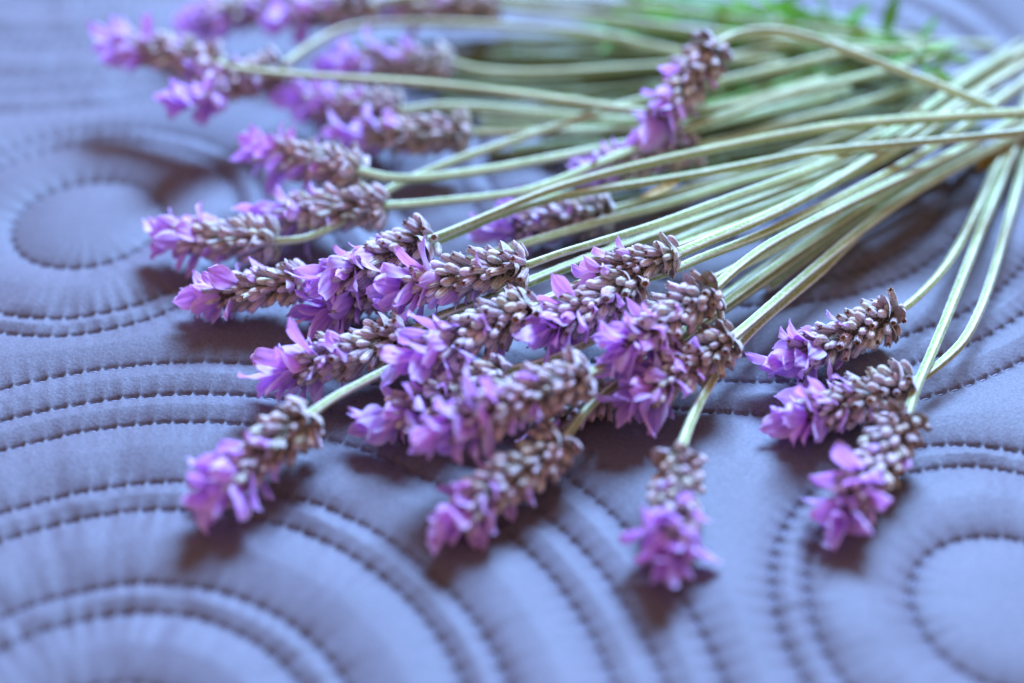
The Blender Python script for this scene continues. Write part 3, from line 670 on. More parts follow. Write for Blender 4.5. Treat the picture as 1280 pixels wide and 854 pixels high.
BARE = [
    {"deep": 0, "label": "cut lavender stem ending at the far right behind the arched one", "stem": [[43.25, 111.75, 0.85], [50.53, 108.91, 0.85], [57.75, 106.24, 0.85], [64.91, 103.72, 0.85], [71.9, 100.97, 0.85], [78.63, 97.72, 0.85], [85.47, 95.21, 0.85], [92.67, 94.27, 0.85], [99.99, 93.87, 0.85]]},
    {"deep": 1, "label": "thin olive stem low in the shade below the drooping head", "stem": [[33.61, 64.82, 0.85], [40.47, 64.6, 0.85], [47.38, 64.76, 0.85], [54.44, 66.12, 0.85], [61.67, 68.6, 0.85], [69.07, 72.2, 0.85], [76.67, 77.02, 0.85], [84.5, 82.82, 0.85], [87.15, 84.86, 0.85]]},
    {"deep": 0, "label": "pale stem crossing diagonally to the right edge above the sweeping one", "stem": [[58.85, 60.49, 0.85], [66.04, 64.76, 0.85], [73.39, 69.55, 0.85], [80.95, 74.99, 0.85], [88.75, 80.64, 0.85], [96.8, 86.78, 0.85], [105.14, 94.48, 0.85], [110.86, 100.12, 0.85]]},
    {"deep": 0, "label": "short pale green stem at the right edge pointing up", "stem": [[78.55, 67.76, 0.85], [86.61, 73.76, 0.85], [94.92, 80.52, 0.85], [103.55, 87.95, 0.85], [106.48, 90.48, 0.85]]},
    {"deep": 0, "label": "pale stem under the arched stem at the back, parallel to it", "stem": [[-26.4, 93.19, 0.85], [-19.19, 93.95, 0.85], [-11.95, 94.7, 0.85], [-4.69, 95.47, 0.85], [2.6, 95.84, 0.85], [9.88, 95.35, 0.85], [17.11, 94.3, 0.85], [24.29, 93.14, 0.85], [31.4, 91.8, 0.85], [38.44, 90.3, 0.85], [45.39, 88.65, 0.85], [52.11, 86.23, 0.85], [58.4, 82.56, 0.85], [64.37, 78.29, 0.85], [66.34, 76.89, 0.85]]},
    {"deep": 0, "label": "grey-green stem along the back edge of the heap", "stem": [[3.5, 116.29, 0.85], [11.13, 114.41, 0.85], [18.69, 112.5, 0.85], [26.13, 110.25, 0.85], [33.39, 107.39, 0.85], [40.65, 105.14, 0.85], [47.96, 103.65, 0.85], [55.14, 101.78, 0.85], [62.01, 98.94, 0.85], [68.57, 95.37, 0.85], [74.82, 91.22, 0.85], [76.86, 89.81, 0.85]]},
    {"deep": 0, "label": "olive stem beneath the plump head running to the right", "stem": [[33.51, 9.41, 0.85], [38.77, 14.89, 0.85], [44.31, 20.21, 0.85], [50.14, 25.27, 0.85], [56.18, 30.38, 0.85], [62.43, 35.66, 0.85], [68.91, 40.75, 0.85], [75.63, 45.29, 0.85], [82.54, 50.08, 0.85], [89.65, 55.78, 0.85], [96.97, 61.92, 0.85]]},
    {"deep": 1, "label": "shaded stem between the middle stems behind the plump head", "stem": [[27.19, 25.85, 0.85], [33.09, 30.31, 0.85], [39.14, 34.87, 0.85], [45.37, 39.5, 0.85], [51.79, 44.19, 0.85], [58.4, 48.93, 0.85], [65.21, 53.55, 0.85], [72.21, 57.77, 0.85], [76.96, 60.49, 0.85]]},
    {"deep": 1, "label": "low olive stem lying along the far side of the heap", "stem": [[-18.96, 76.89, 0.85], [-12.07, 77.1, 0.85], [-5.18, 77.32, 0.85], [1.72, 77.58, 0.85], [8.64, 77.86, 0.85], [15.56, 78.22, 0.85], [22.51, 78.76, 0.85], [29.48, 79.46, 0.85], [36.5, 80.41, 0.85], [43.58, 81.74, 0.85], [50.72, 83.27, 0.92], [57.91, 84.82, 1.03], [65.27, 86.84, 0.85], [72.63, 88.57, 0.85], [75.09, 89.14, 0.85]]},
    {"deep": 1, "label": "shaded green stem under the long straight pale stem", "stem": [[-15.56, 71.36, 0.85], [-8.63, 70.68, 0.85], [-1.72, 70.02, 0.85], [5.15, 69.26, 0.85], [11.98, 68.26, 0.85], [18.81, 67.75, 0.85], [25.71, 68.64, 0.85], [32.69, 70.79, 0.85], [39.76, 73.43, 0.85], [46.93, 76.22, 0.85], [54.22, 79.2, 0.88], [59.06, 80.94, 1.06]]},
    {"deep": 0, "label": "dark green stem beneath the drooping head", "stem": [[12.53, 73.79, 0.85], [19.57, 75.01, 0.85], [26.64, 76.03, 0.85], [33.71, 76.36, 0.85], [40.7, 76.03, 0.99], [47.62, 75.41, 1.41], [54.9, 76.76, 0.89], [62.06, 77.73, 1.06], [69.54, 80.34, 0.94], [77.14, 83.24, 0.85]]},
    {"deep": 0, "label": "green stem between the two upper pale stems", "stem": [[-9.79, 89.14, 0.85], [-2.66, 88.85, 0.85], [4.46, 88.58, 0.85], [11.57, 88.49, 0.85], [18.7, 88.56, 0.85], [25.84, 88.88, 0.85], [32.99, 89.43, 0.99], [40.12, 89.98, 1.4], [47.56, 92.18, 0.87], [54.83, 92.85, 0.85], [62.07, 93.05, 0.85], [69.29, 93.19, 0.85]]},
    {"deep": 1, "label": "olive-brown stem near the centre of the bundle, in shade", "stem": [[0.0, 50.8, 0.85], [6.45, 53.02, 0.85], [12.98, 55.23, 0.85], [19.59, 57.3, 0.85], [26.29, 59.15, 0.85], [33.07, 60.98, 0.85], [39.87, 62.78, 1.01], [46.59, 64.01, 1.64], [53.62, 66.5, 1.61], [61.02, 70.36, 0.9], [68.07, 72.46, 1.35], [75.24, 74.79, 1.7]]},
    {"deep": 1, "label": "green stem just below the sweeping pale one", "stem": [[17.12, 41.38, 0.85], [23.33, 43.93, 0.85], [29.63, 46.51, 0.85], [36.03, 49.09, 0.85], [42.52, 51.75, 0.85], [49.11, 54.26, 0.85], [55.76, 56.16, 0.85], [62.39, 57.27, 0.85], [68.88, 57.64, 1.13], [75.44, 58.26, 1.43], [82.52, 60.49, 0.88], [89.39, 61.92, 0.85]]},
    {"deep": 1, "label": "low stem next to the yellow sliver", "stem": [[8.42, 35.87, 0.85], [14.59, 37.14, 0.85], [20.81, 38.45, 0.85], [27.08, 39.82, 0.85], [33.41, 41.33, 0.85], [39.81, 43.34, 0.85], [46.3, 45.9, 0.85], [52.89, 48.9, 0.85], [59.61, 52.34, 0.86], [66.26, 55.38, 1.32], [68.45, 56.23, 1.57]]},
    {"deep": 0, "label": "dim green stem crossing steeply behind the drooping head", "stem": [[50.4, 82.12, 1.48], [53.38, 92.46, 1.17], [55.85, 102.94, 1.21], [56.5, 105.87, 1.58]]},
    {"deep": 0, "label": "shadowed stem behind the small grey-brown spike", "stem": [[16.22, 24.01, 0.85], [22.13, 25.21, 0.96], [27.95, 25.89, 1.68], [34.04, 29.28, 1.21], [40.19, 33.39, 0.86], [46.35, 37.63, 0.85], [52.63, 42.43, 0.85], [59.01, 47.4, 0.98], [65.49, 52.08, 1.35], [72.02, 56.46, 1.96], [76.57, 59.83, 2.13]]},
    {"deep": 0, "label": "dark stem along the near edge of the bundle", "stem": [[41.68, 12.56, 0.85], [47.11, 18.26, 0.85], [52.74, 24.14, 0.85], [58.58, 30.2, 0.87], [64.56, 35.79, 1.19], [70.93, 40.85, 1.42], [77.61, 45.63, 1.5], [84.58, 50.72, 1.45], [91.92, 56.33, 1.13], [94.46, 58.34, 0.96]]},
    {"deep": 0, "label": "green stem filling the gap at the right of the bundle", "stem": [[61.59, 68.85, 2.32], [69.11, 71.21, 1.85], [76.9, 74.48, 1.23], [84.36, 77.03, 1.65], [92.48, 81.71, 1.39], [100.65, 86.64, 1.42], [105.97, 89.43, 1.79]]},
    {"deep": 0, "label": "olive stem at the far right under the crossing ones", "stem": [[64.46, 51.4, 2.19], [71.36, 55.16, 2.52], [79.04, 60.99, 1.74], [87.02, 67.45, 0.88], [94.79, 73.12, 0.85], [102.8, 79.22, 0.85], [105.51, 81.31, 0.85]]},
    {"deep": 0, "label": "green stem at the back beside the leafy shoot", "stem": [[23.26, 95.93, 0.85], [30.71, 96.17, 0.85], [38.11, 95.98, 0.85], [45.16, 93.63, 1.22], [52.14, 91.31, 1.22], [59.47, 91.27, 0.92], [66.79, 91.62, 1.29], [74.33, 92.55, 1.06], [81.44, 91.48, 0.85], [88.15, 89.14, 0.85]]},
    {"deep": 0, "label": "thin brown-green stem under the drooping violet petals", "stem": [[-6.11, 64.82, 0.85], [0.69, 64.47, 0.85], [7.48, 64.27, 0.85], [14.28, 64.59, 0.85], [21.1, 65.18, 0.85], [27.9, 65.18, 0.9], [34.53, 63.91, 1.43], [41.12, 62.94, 2.15], [47.93, 63.76, 2.36], [54.94, 65.58, 2.15]]},
    {"deep": 1, "label": "dim stem lying deep in the shade beneath the bundle", "stem": [[-6.27, 88.23, 1.16], [0.91, 87.99, 1.46], [8.08, 87.95, 1.67], [15.26, 87.97, 1.73], [22.44, 88.0, 1.51], [29.62, 87.87, 1.0], [36.67, 86.77, 0.85], [43.57, 85.0, 1.19], [50.24, 82.53, 2.24], [57.54, 83.52, 1.65], [64.97, 84.93, 0.96], [72.19, 85.3, 0.85], [74.57, 85.35, 0.85]]},
    {"deep": 1, "label": "dim stem lying deep in the shade beneath the bundle", "stem": [[6.07, 55.62, 0.85], [12.64, 57.78, 0.85], [19.28, 59.91, 0.85], [25.98, 61.63, 0.93], [32.55, 61.51, 1.83], [39.15, 61.64, 2.46], [45.78, 62.12, 3.05], [52.65, 63.91, 3.06], [59.83, 66.78, 2.53], [64.55, 68.22, 2.47]]},
    {"deep": 1, "label": "dim stem lying deep in the shade beneath the bundle", "stem": [[0.66, 66.43, 0.85], [7.51, 67.46, 1.26], [14.44, 69.22, 1.24], [21.47, 71.78, 0.85], [28.54, 73.89, 0.9], [35.58, 75.45, 1.38], [42.93, 78.35, 0.98], [50.25, 80.26, 0.91], [57.29, 80.39, 1.68], [64.9, 82.79, 1.15], [67.46, 83.61, 0.96]]},
    {"deep": 1, "label": "dim stem lying deep in the shade beneath the bundle", "stem": [[14.51, 46.92, 0.85], [21.05, 49.01, 0.85], [27.68, 51.09, 0.85], [34.38, 52.98, 0.85], [41.14, 54.53, 0.85], [47.95, 55.96, 0.85], [54.84, 57.59, 0.85], [61.82, 59.49, 0.85], [68.89, 61.51, 0.85], [73.64, 62.86, 0.85]]},
    {"deep": 1, "label": "dim stem lying deep in the shade beneath the bundle", "stem": [[7.31, 70.88, 0.85], [14.2, 72.71, 0.88], [21.13, 74.12, 1.14], [27.98, 74.17, 1.95], [34.92, 74.51, 2.14], [41.89, 74.84, 2.16], [48.97, 75.91, 2.12], [56.34, 78.71, 1.69], [63.67, 81.23, 1.73], [71.26, 84.42, 1.44]]},
    {"deep": 1, "label": "dim stem lying deep in the shade beneath the bundle", "stem": [[-14.36, 90.61, 1.1], [-7.22, 88.36, 2.19], [-0.19, 87.73, 2.41], [6.81, 87.4, 2.44], [13.8, 87.06, 2.4], [20.79, 86.88, 2.15], [27.77, 86.6, 1.84], [34.7, 85.94, 1.69], [41.48, 84.47, 1.99], [48.03, 82.16, 2.8], [54.75, 81.11, 2.95], [61.49, 80.35, 2.95], [68.64, 81.17, 2.07], [75.68, 81.49, 1.47]]},
    {"deep": 1, "label": "dim stem lying deep in the shade beneath the bundle", "stem": [[3.83, 85.27, 2.11], [10.96, 85.64, 1.89], [18.08, 85.44, 2.02], [25.15, 85.34, 2.43], [32.3, 86.48, 2.74], [39.66, 89.25, 2.43], [47.01, 91.01, 2.43], [54.36, 91.99, 2.38], [61.72, 92.64, 2.26], [68.82, 92.18, 2.71]]},
    {"deep": 1, "label": "dim stem lying deep in the shade beneath the bundle", "stem": [[11.72, 47.4, 1.38], [18.17, 47.53, 1.85], [24.78, 49.19, 1.33], [31.45, 50.78, 0.91], [37.96, 51.09, 1.39], [44.51, 51.58, 1.81], [51.36, 53.51, 1.43], [58.18, 55.14, 1.43], [64.83, 56.17, 1.96], [71.1, 55.94, 3.35], [75.85, 57.59, 3.15]]},
    {"deep": 1, "label": "dim stem lying deep in the shade beneath the bundle", "stem": [[2.14, 86.51, 3.41], [9.3, 85.91, 3.23], [16.43, 85.09, 3.18], [23.54, 84.45, 3.17], [30.73, 84.66, 2.89], [38.01, 85.42, 2.45], [45.39, 86.66, 1.86], [52.69, 87.18, 1.79], [60.37, 89.33, 0.93], [67.78, 90.07, 0.85]]},
    {"deep": 1, "label": "dim stem lying deep in the shade beneath the bundle", "stem": [[-13.87, 75.45, 0.85], [-7.04, 75.2, 0.85], [-0.22, 74.88, 0.85], [6.59, 74.66, 0.91], [13.33, 73.58, 1.72], [20.08, 73.75, 2.21], [26.92, 75.29, 2.21], [34.0, 78.25, 1.49], [40.96, 79.58, 1.54], [47.74, 79.39, 2.2], [54.54, 79.29, 2.65], [61.3, 79.02, 3.12], [68.34, 79.92, 2.94], [70.71, 80.25, 2.87]]},
    {"deep": 1, "label": "dim stem lying deep in the shade beneath the bundle", "stem": [[-2.66, 94.73, 1.94], [4.52, 94.87, 1.94], [11.77, 96.1, 1.37], [19.01, 96.8, 1.08], [26.1, 95.36, 1.94], [33.29, 95.33, 2.05], [40.7, 96.76, 1.41], [48.13, 98.02, 0.86], [55.41, 98.2, 0.89], [62.57, 97.87, 1.19], [69.98, 98.51, 0.97], [77.22, 98.49, 1.1], [84.68, 99.18, 0.86], [92.02, 99.43, 0.85]]},
    {"deep": 1, "label": "dim stem lying deep in the shade beneath the bundle", "stem": [[-23.14, 68.18, 0.85], [-16.49, 68.42, 0.85], [-9.82, 68.64, 0.85], [-3.15, 68.71, 0.95], [3.49, 67.3, 1.93], [10.11, 66.82, 2.39], [16.75, 67.33, 2.26], [23.4, 67.72, 2.21], [30.18, 68.93, 1.71], [37.07, 70.56, 0.98], [43.87, 71.25, 0.85], [50.65, 71.73, 0.88], [57.14, 71.0, 1.66], [63.33, 69.26, 3.03], [70.39, 70.87, 2.46], [75.25, 72.31, 1.86]]},
    {"deep": 1, "label": "dim stem lying deep in the shade beneath the bundle", "stem": [[-18.87, 87.91, 0.85], [-11.77, 87.65, 1.25], [-4.67, 86.46, 2.17], [2.36, 85.28, 3.08], [9.33, 84.45, 3.77], [16.28, 84.01, 4.19], [23.22, 83.8, 4.41], [30.23, 84.23, 4.21], [37.35, 85.21, 3.7], [44.53, 86.32, 3.16], [51.73, 87.28, 2.78], [59.18, 89.19, 1.97], [66.44, 90.01, 1.8], [73.74, 90.85, 1.67], [81.07, 91.69, 1.55], [88.79, 93.57, 0.85]]},
    {"deep": 1, "label": "dim stem lying deep in the shade beneath the bundle", "stem": [[-30.71, 80.95, 0.85], [-23.76, 81.08, 0.85], [-16.8, 81.15, 0.85], [-9.84, 81.24, 0.85], [-2.88, 81.44, 0.85], [4.08, 81.82, 0.85], [11.05, 82.07, 1.08], [17.85, 80.2, 2.66], [24.87, 81.73, 2.43], [31.86, 82.67, 2.56], [38.86, 83.43, 2.75], [45.78, 83.45, 3.23], [53.18, 85.82, 2.33], [60.54, 87.48, 1.77], [67.5, 87.29, 2.19], [74.81, 88.33, 1.92], [82.26, 89.72, 1.48], [84.62, 89.76, 1.57]]},
    {"deep": 1, "label": "dim stem lying deep in the shade beneath the bundle", "stem": [[15.71, 61.59, 0.85], [22.34, 61.62, 1.41], [28.88, 61.03, 2.34], [35.41, 60.65, 3.05], [41.99, 60.57, 3.33], [48.82, 61.56, 2.74], [55.96, 63.69, 1.59], [63.07, 65.63, 0.99], [70.01, 67.03, 1.17], [77.31, 69.59, 0.87], [84.1, 70.42, 1.6]]},
    {"deep": 1, "label": "dim stem lying deep in the shade beneath the bundle", "stem": [[14.6, 46.07, 2.46], [20.96, 47.25, 2.74], [27.45, 49.29, 2.51], [34.03, 51.64, 2.26], [40.8, 54.73, 1.79], [47.82, 58.58, 0.92], [54.69, 60.93, 0.89], [61.33, 61.93, 1.57], [68.53, 64.73, 1.14], [71.02, 65.92, 0.85]]},
    {"deep": 1, "label": "dim stem lying deep in the shade beneath the bundle", "stem": [[-4.26, 52.44, 0.85], [2.13, 51.78, 1.81], [8.54, 52.64, 1.78], [15.03, 54.46, 1.23], [21.57, 56.27, 0.87], [28.13, 57.94, 0.89], [34.59, 58.91, 1.59], [40.93, 59.19, 2.8], [47.4, 60.23, 3.53], [54.31, 62.95, 3.17], [61.48, 66.25, 2.43], [68.48, 68.47, 2.34], [75.68, 71.01, 2.08], [80.82, 73.6, 1.39]]},
    {"deep": 1, "label": "dim stem lying deep in the shade beneath the bundle", "stem": [[0.19, 54.26, 0.85], [6.58, 55.0, 1.43], [12.98, 55.61, 2.1], [19.44, 57.15, 2.33], [25.94, 59.21, 2.51], [32.45, 61.17, 3.01], [39.56, 66.47, 1.54], [46.55, 69.75, 1.15], [53.41, 71.59, 1.47], [60.7, 74.85, 0.9], [67.88, 77.28, 0.85]]},
    {"deep": 1, "label": "dim stem lying deep in the shade beneath the bundle", "stem": [[5.41, 93.57, 1.23], [12.69, 93.54, 1.0], [19.89, 92.52, 1.31], [27.06, 91.54, 1.64], [34.15, 90.45, 2.17], [41.16, 89.27, 2.92], [48.41, 89.86, 2.84], [55.79, 90.92, 2.5], [63.08, 91.36, 2.37], [70.19, 90.95, 2.6], [77.43, 91.03, 2.51], [84.99, 92.08, 1.88], [90.17, 93.09, 1.3]]},
    {"deep": 1, "label": "dim stem lying deep in the shade beneath the bundle", "stem": [[-10.96, 83.92, 0.85], [-3.88, 84.23, 0.87], [3.2, 83.56, 1.47], [10.21, 82.18, 2.4], [17.11, 80.17, 3.56], [24.14, 80.55, 3.2], [31.21, 81.12, 2.57], [38.15, 80.54, 2.48], [44.86, 78.74, 3.05], [51.68, 77.89, 3.11], [58.53, 77.29, 3.01], [65.56, 77.45, 2.46], [72.92, 78.63, 1.33], [79.7, 77.78, 1.35]]},
    {"deep": 1, "label": "dim stem lying deep in the shade beneath the bundle", "stem": [[14.88, 52.77, 1.75], [21.52, 54.75, 1.2], [28.21, 56.31, 0.92], [34.82, 57.01, 1.19], [41.31, 56.96, 1.92], [47.96, 57.68, 2.2], [54.86, 59.6, 1.88], [61.59, 60.73, 2.2], [68.79, 63.36, 1.71], [73.87, 65.87, 0.92]]},
    {"deep": 1, "label": "dim stem lying deep in the shade beneath the bundle", "stem": [[6.65, 50.82, 2.67], [13.23, 52.11, 2.45], [19.86, 53.26, 2.4], [26.54, 55.4, 2.28], [33.17, 58.1, 2.63], [39.59, 59.5, 4.04], [46.57, 62.87, 3.86], [53.82, 66.18, 3.14], [60.72, 67.24, 3.53], [65.38, 68.11, 3.71]]},
    {"deep": 1, "label": "dim stem lying deep in the shade beneath the bundle", "stem": [[-5.48, 61.49, 0.85], [1.23, 61.7, 0.85], [7.95, 61.86, 0.87], [14.62, 61.14, 1.44], [21.14, 59.33, 2.69], [27.67, 58.38, 3.38], [34.24, 58.11, 3.67], [40.83, 58.16, 3.84], [47.52, 58.75, 3.84], [54.57, 60.96, 3.02], [61.36, 61.87, 3.11], [68.3, 63.16, 3.0], [73.29, 65.15, 2.24]]},
    {"deep": 1, "label": "dim stem lying deep in the shade beneath the bundle", "stem": [[-15.42, 66.48, 0.85], [-8.82, 66.66, 0.85], [-2.21, 66.06, 1.28], [4.38, 65.46, 1.73], [10.93, 65.07, 2.2], [17.51, 65.76, 2.27], [24.07, 66.44, 2.68], [30.73, 68.15, 2.75], [37.6, 70.94, 2.28], [44.48, 73.17, 2.09], [51.42, 74.91, 1.96], [58.11, 75.17, 2.43], [64.95, 75.82, 2.53], [72.05, 77.25, 2.1], [79.07, 78.18, 1.95], [86.69, 80.82, 0.85]]},
    {"deep": 1, "label": "dim stem lying deep in the shade beneath the bundle", "stem": [[-33.49, 92.8, 0.85], [-26.35, 92.45, 1.42], [-19.28, 92.72, 1.69], [-12.23, 93.49, 1.67], [-5.16, 93.83, 1.79], [1.94, 93.34, 2.2], [9.02, 93.44, 2.05], [16.07, 92.73, 2.12], [23.03, 91.41, 2.44], [29.95, 90.18, 2.79], [36.74, 88.59, 3.53], [43.66, 88.34, 3.82], [50.73, 89.09, 3.75], [57.9, 90.26, 3.56], [65.26, 91.99, 3.12], [73.4, 96.29, 1.29], [76.04, 97.35, 0.87]]},
    {"deep": 1, "label": "dim stem lying deep in the shade beneath the bundle", "stem": [[6.97, 61.31, 1.85], [13.6, 62.87, 1.73], [20.27, 64.28, 1.71], [26.94, 65.48, 2.05], [33.66, 67.34, 2.33], [40.59, 70.37, 2.11], [47.48, 72.43, 2.35], [54.38, 73.93, 2.69], [61.12, 74.48, 3.46], [68.14, 76.07, 3.63]]},
    {"deep": 1, "label": "dim stem lying deep in the shade beneath the bundle", "stem": [[-17.51, 87.23, 1.68], [-10.42, 86.36, 2.23], [-3.38, 85.26, 2.89], [3.6, 83.92, 3.7], [10.53, 83.28, 4.21], [17.45, 83.14, 4.6], [24.42, 83.88, 4.7], [31.59, 86.27, 4.02], [38.62, 87.04, 4.19], [45.63, 87.33, 4.45], [52.78, 88.06, 4.24], [60.0, 88.93, 3.78], [67.29, 89.79, 3.22], [74.37, 89.72, 3.12], [81.64, 90.29, 2.72]]},
    {"deep": 1, "label": "dim stem lying deep in the shade beneath the bundle", "stem": [[12.52, 57.83, 2.34], [19.07, 57.51, 3.4], [25.61, 57.44, 4.29], [32.17, 57.57, 4.88], [38.76, 57.6, 5.17], [45.4, 57.75, 5.12], [52.32, 59.11, 4.37], [59.27, 60.47, 3.87], [66.11, 61.35, 3.87], [73.53, 63.97, 2.88], [78.64, 66.04, 2.03]]},
    {"deep": 1, "label": "dim stem lying deep in the shade beneath the bundle", "stem": [[-26.62, 91.49, 2.53], [-19.53, 91.55, 2.48], [-12.47, 92.13, 2.17], [-5.37, 92.13, 2.17], [1.74, 91.52, 2.41], [8.84, 91.75, 2.07], [15.89, 90.97, 2.09], [22.82, 89.1, 2.54], [29.39, 84.83, 4.23], [36.2, 83.68, 4.27], [42.99, 82.7, 4.33], [50.12, 83.67, 3.47], [57.31, 84.8, 2.62], [64.33, 84.92, 2.37], [71.31, 84.87, 2.24], [78.84, 86.59, 1.12], [81.31, 86.96, 0.85]]},
    {"deep": 1, "label": "dim stem lying deep in the shade beneath the bundle", "stem": [[-16.69, 79.57, 1.42], [-9.74, 79.75, 1.33], [-2.79, 79.86, 1.24], [4.17, 80.09, 1.19], [11.11, 80.22, 1.46], [17.91, 78.74, 3.02], [24.76, 79.27, 3.74], [31.73, 80.93, 3.9], [38.67, 81.81, 4.32], [45.53, 81.84, 4.94], [52.77, 83.6, 4.44], [60.2, 85.79, 3.64], [67.42, 86.77, 3.5], [69.78, 86.92, 3.56]]}]
for spec in SPRIGS:
    build_sprig(spec)
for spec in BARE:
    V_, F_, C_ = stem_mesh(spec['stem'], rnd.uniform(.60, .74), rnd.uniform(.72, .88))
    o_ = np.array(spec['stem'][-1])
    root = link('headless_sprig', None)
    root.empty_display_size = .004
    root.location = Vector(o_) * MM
    link('stem', make_mesh('stem', (V_ - o_) * MM, F_, M_STEM, C_ * (np.array((.30, .32, .13)) if spec['deep'] else 1)), root)  # deep stems: colour darkened, painting in the shade under the heap
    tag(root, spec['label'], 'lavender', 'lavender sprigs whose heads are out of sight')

# ---------------------------------------------------------------- leaves
def blade_mesh(L, W, bend, mat, teeth=True, seed=0):
    r_ = random.Random(seed)
    nv, nu = 22, 5
    vs = []
    for i in range(nv):
        t = i / (nv - 1)
        w = W * math.sin(math.pi * min(1, .06 + t * .93)) ** .6
        if teeth: w *= 1 + .22 * ((i % 2) - .5)
        for j in range(nu):
            u = j / (nu - 1) * 2 - 1
            vs.append((u * w / 2, t * L, bend * t * t * L - .25 * W * (1 - abs(u)) + .03 * W * r_.uniform(-1, 1)))
    return make_mesh('leaf', np.array(vs) * MM, ring_faces(nv, nu, False), mat)

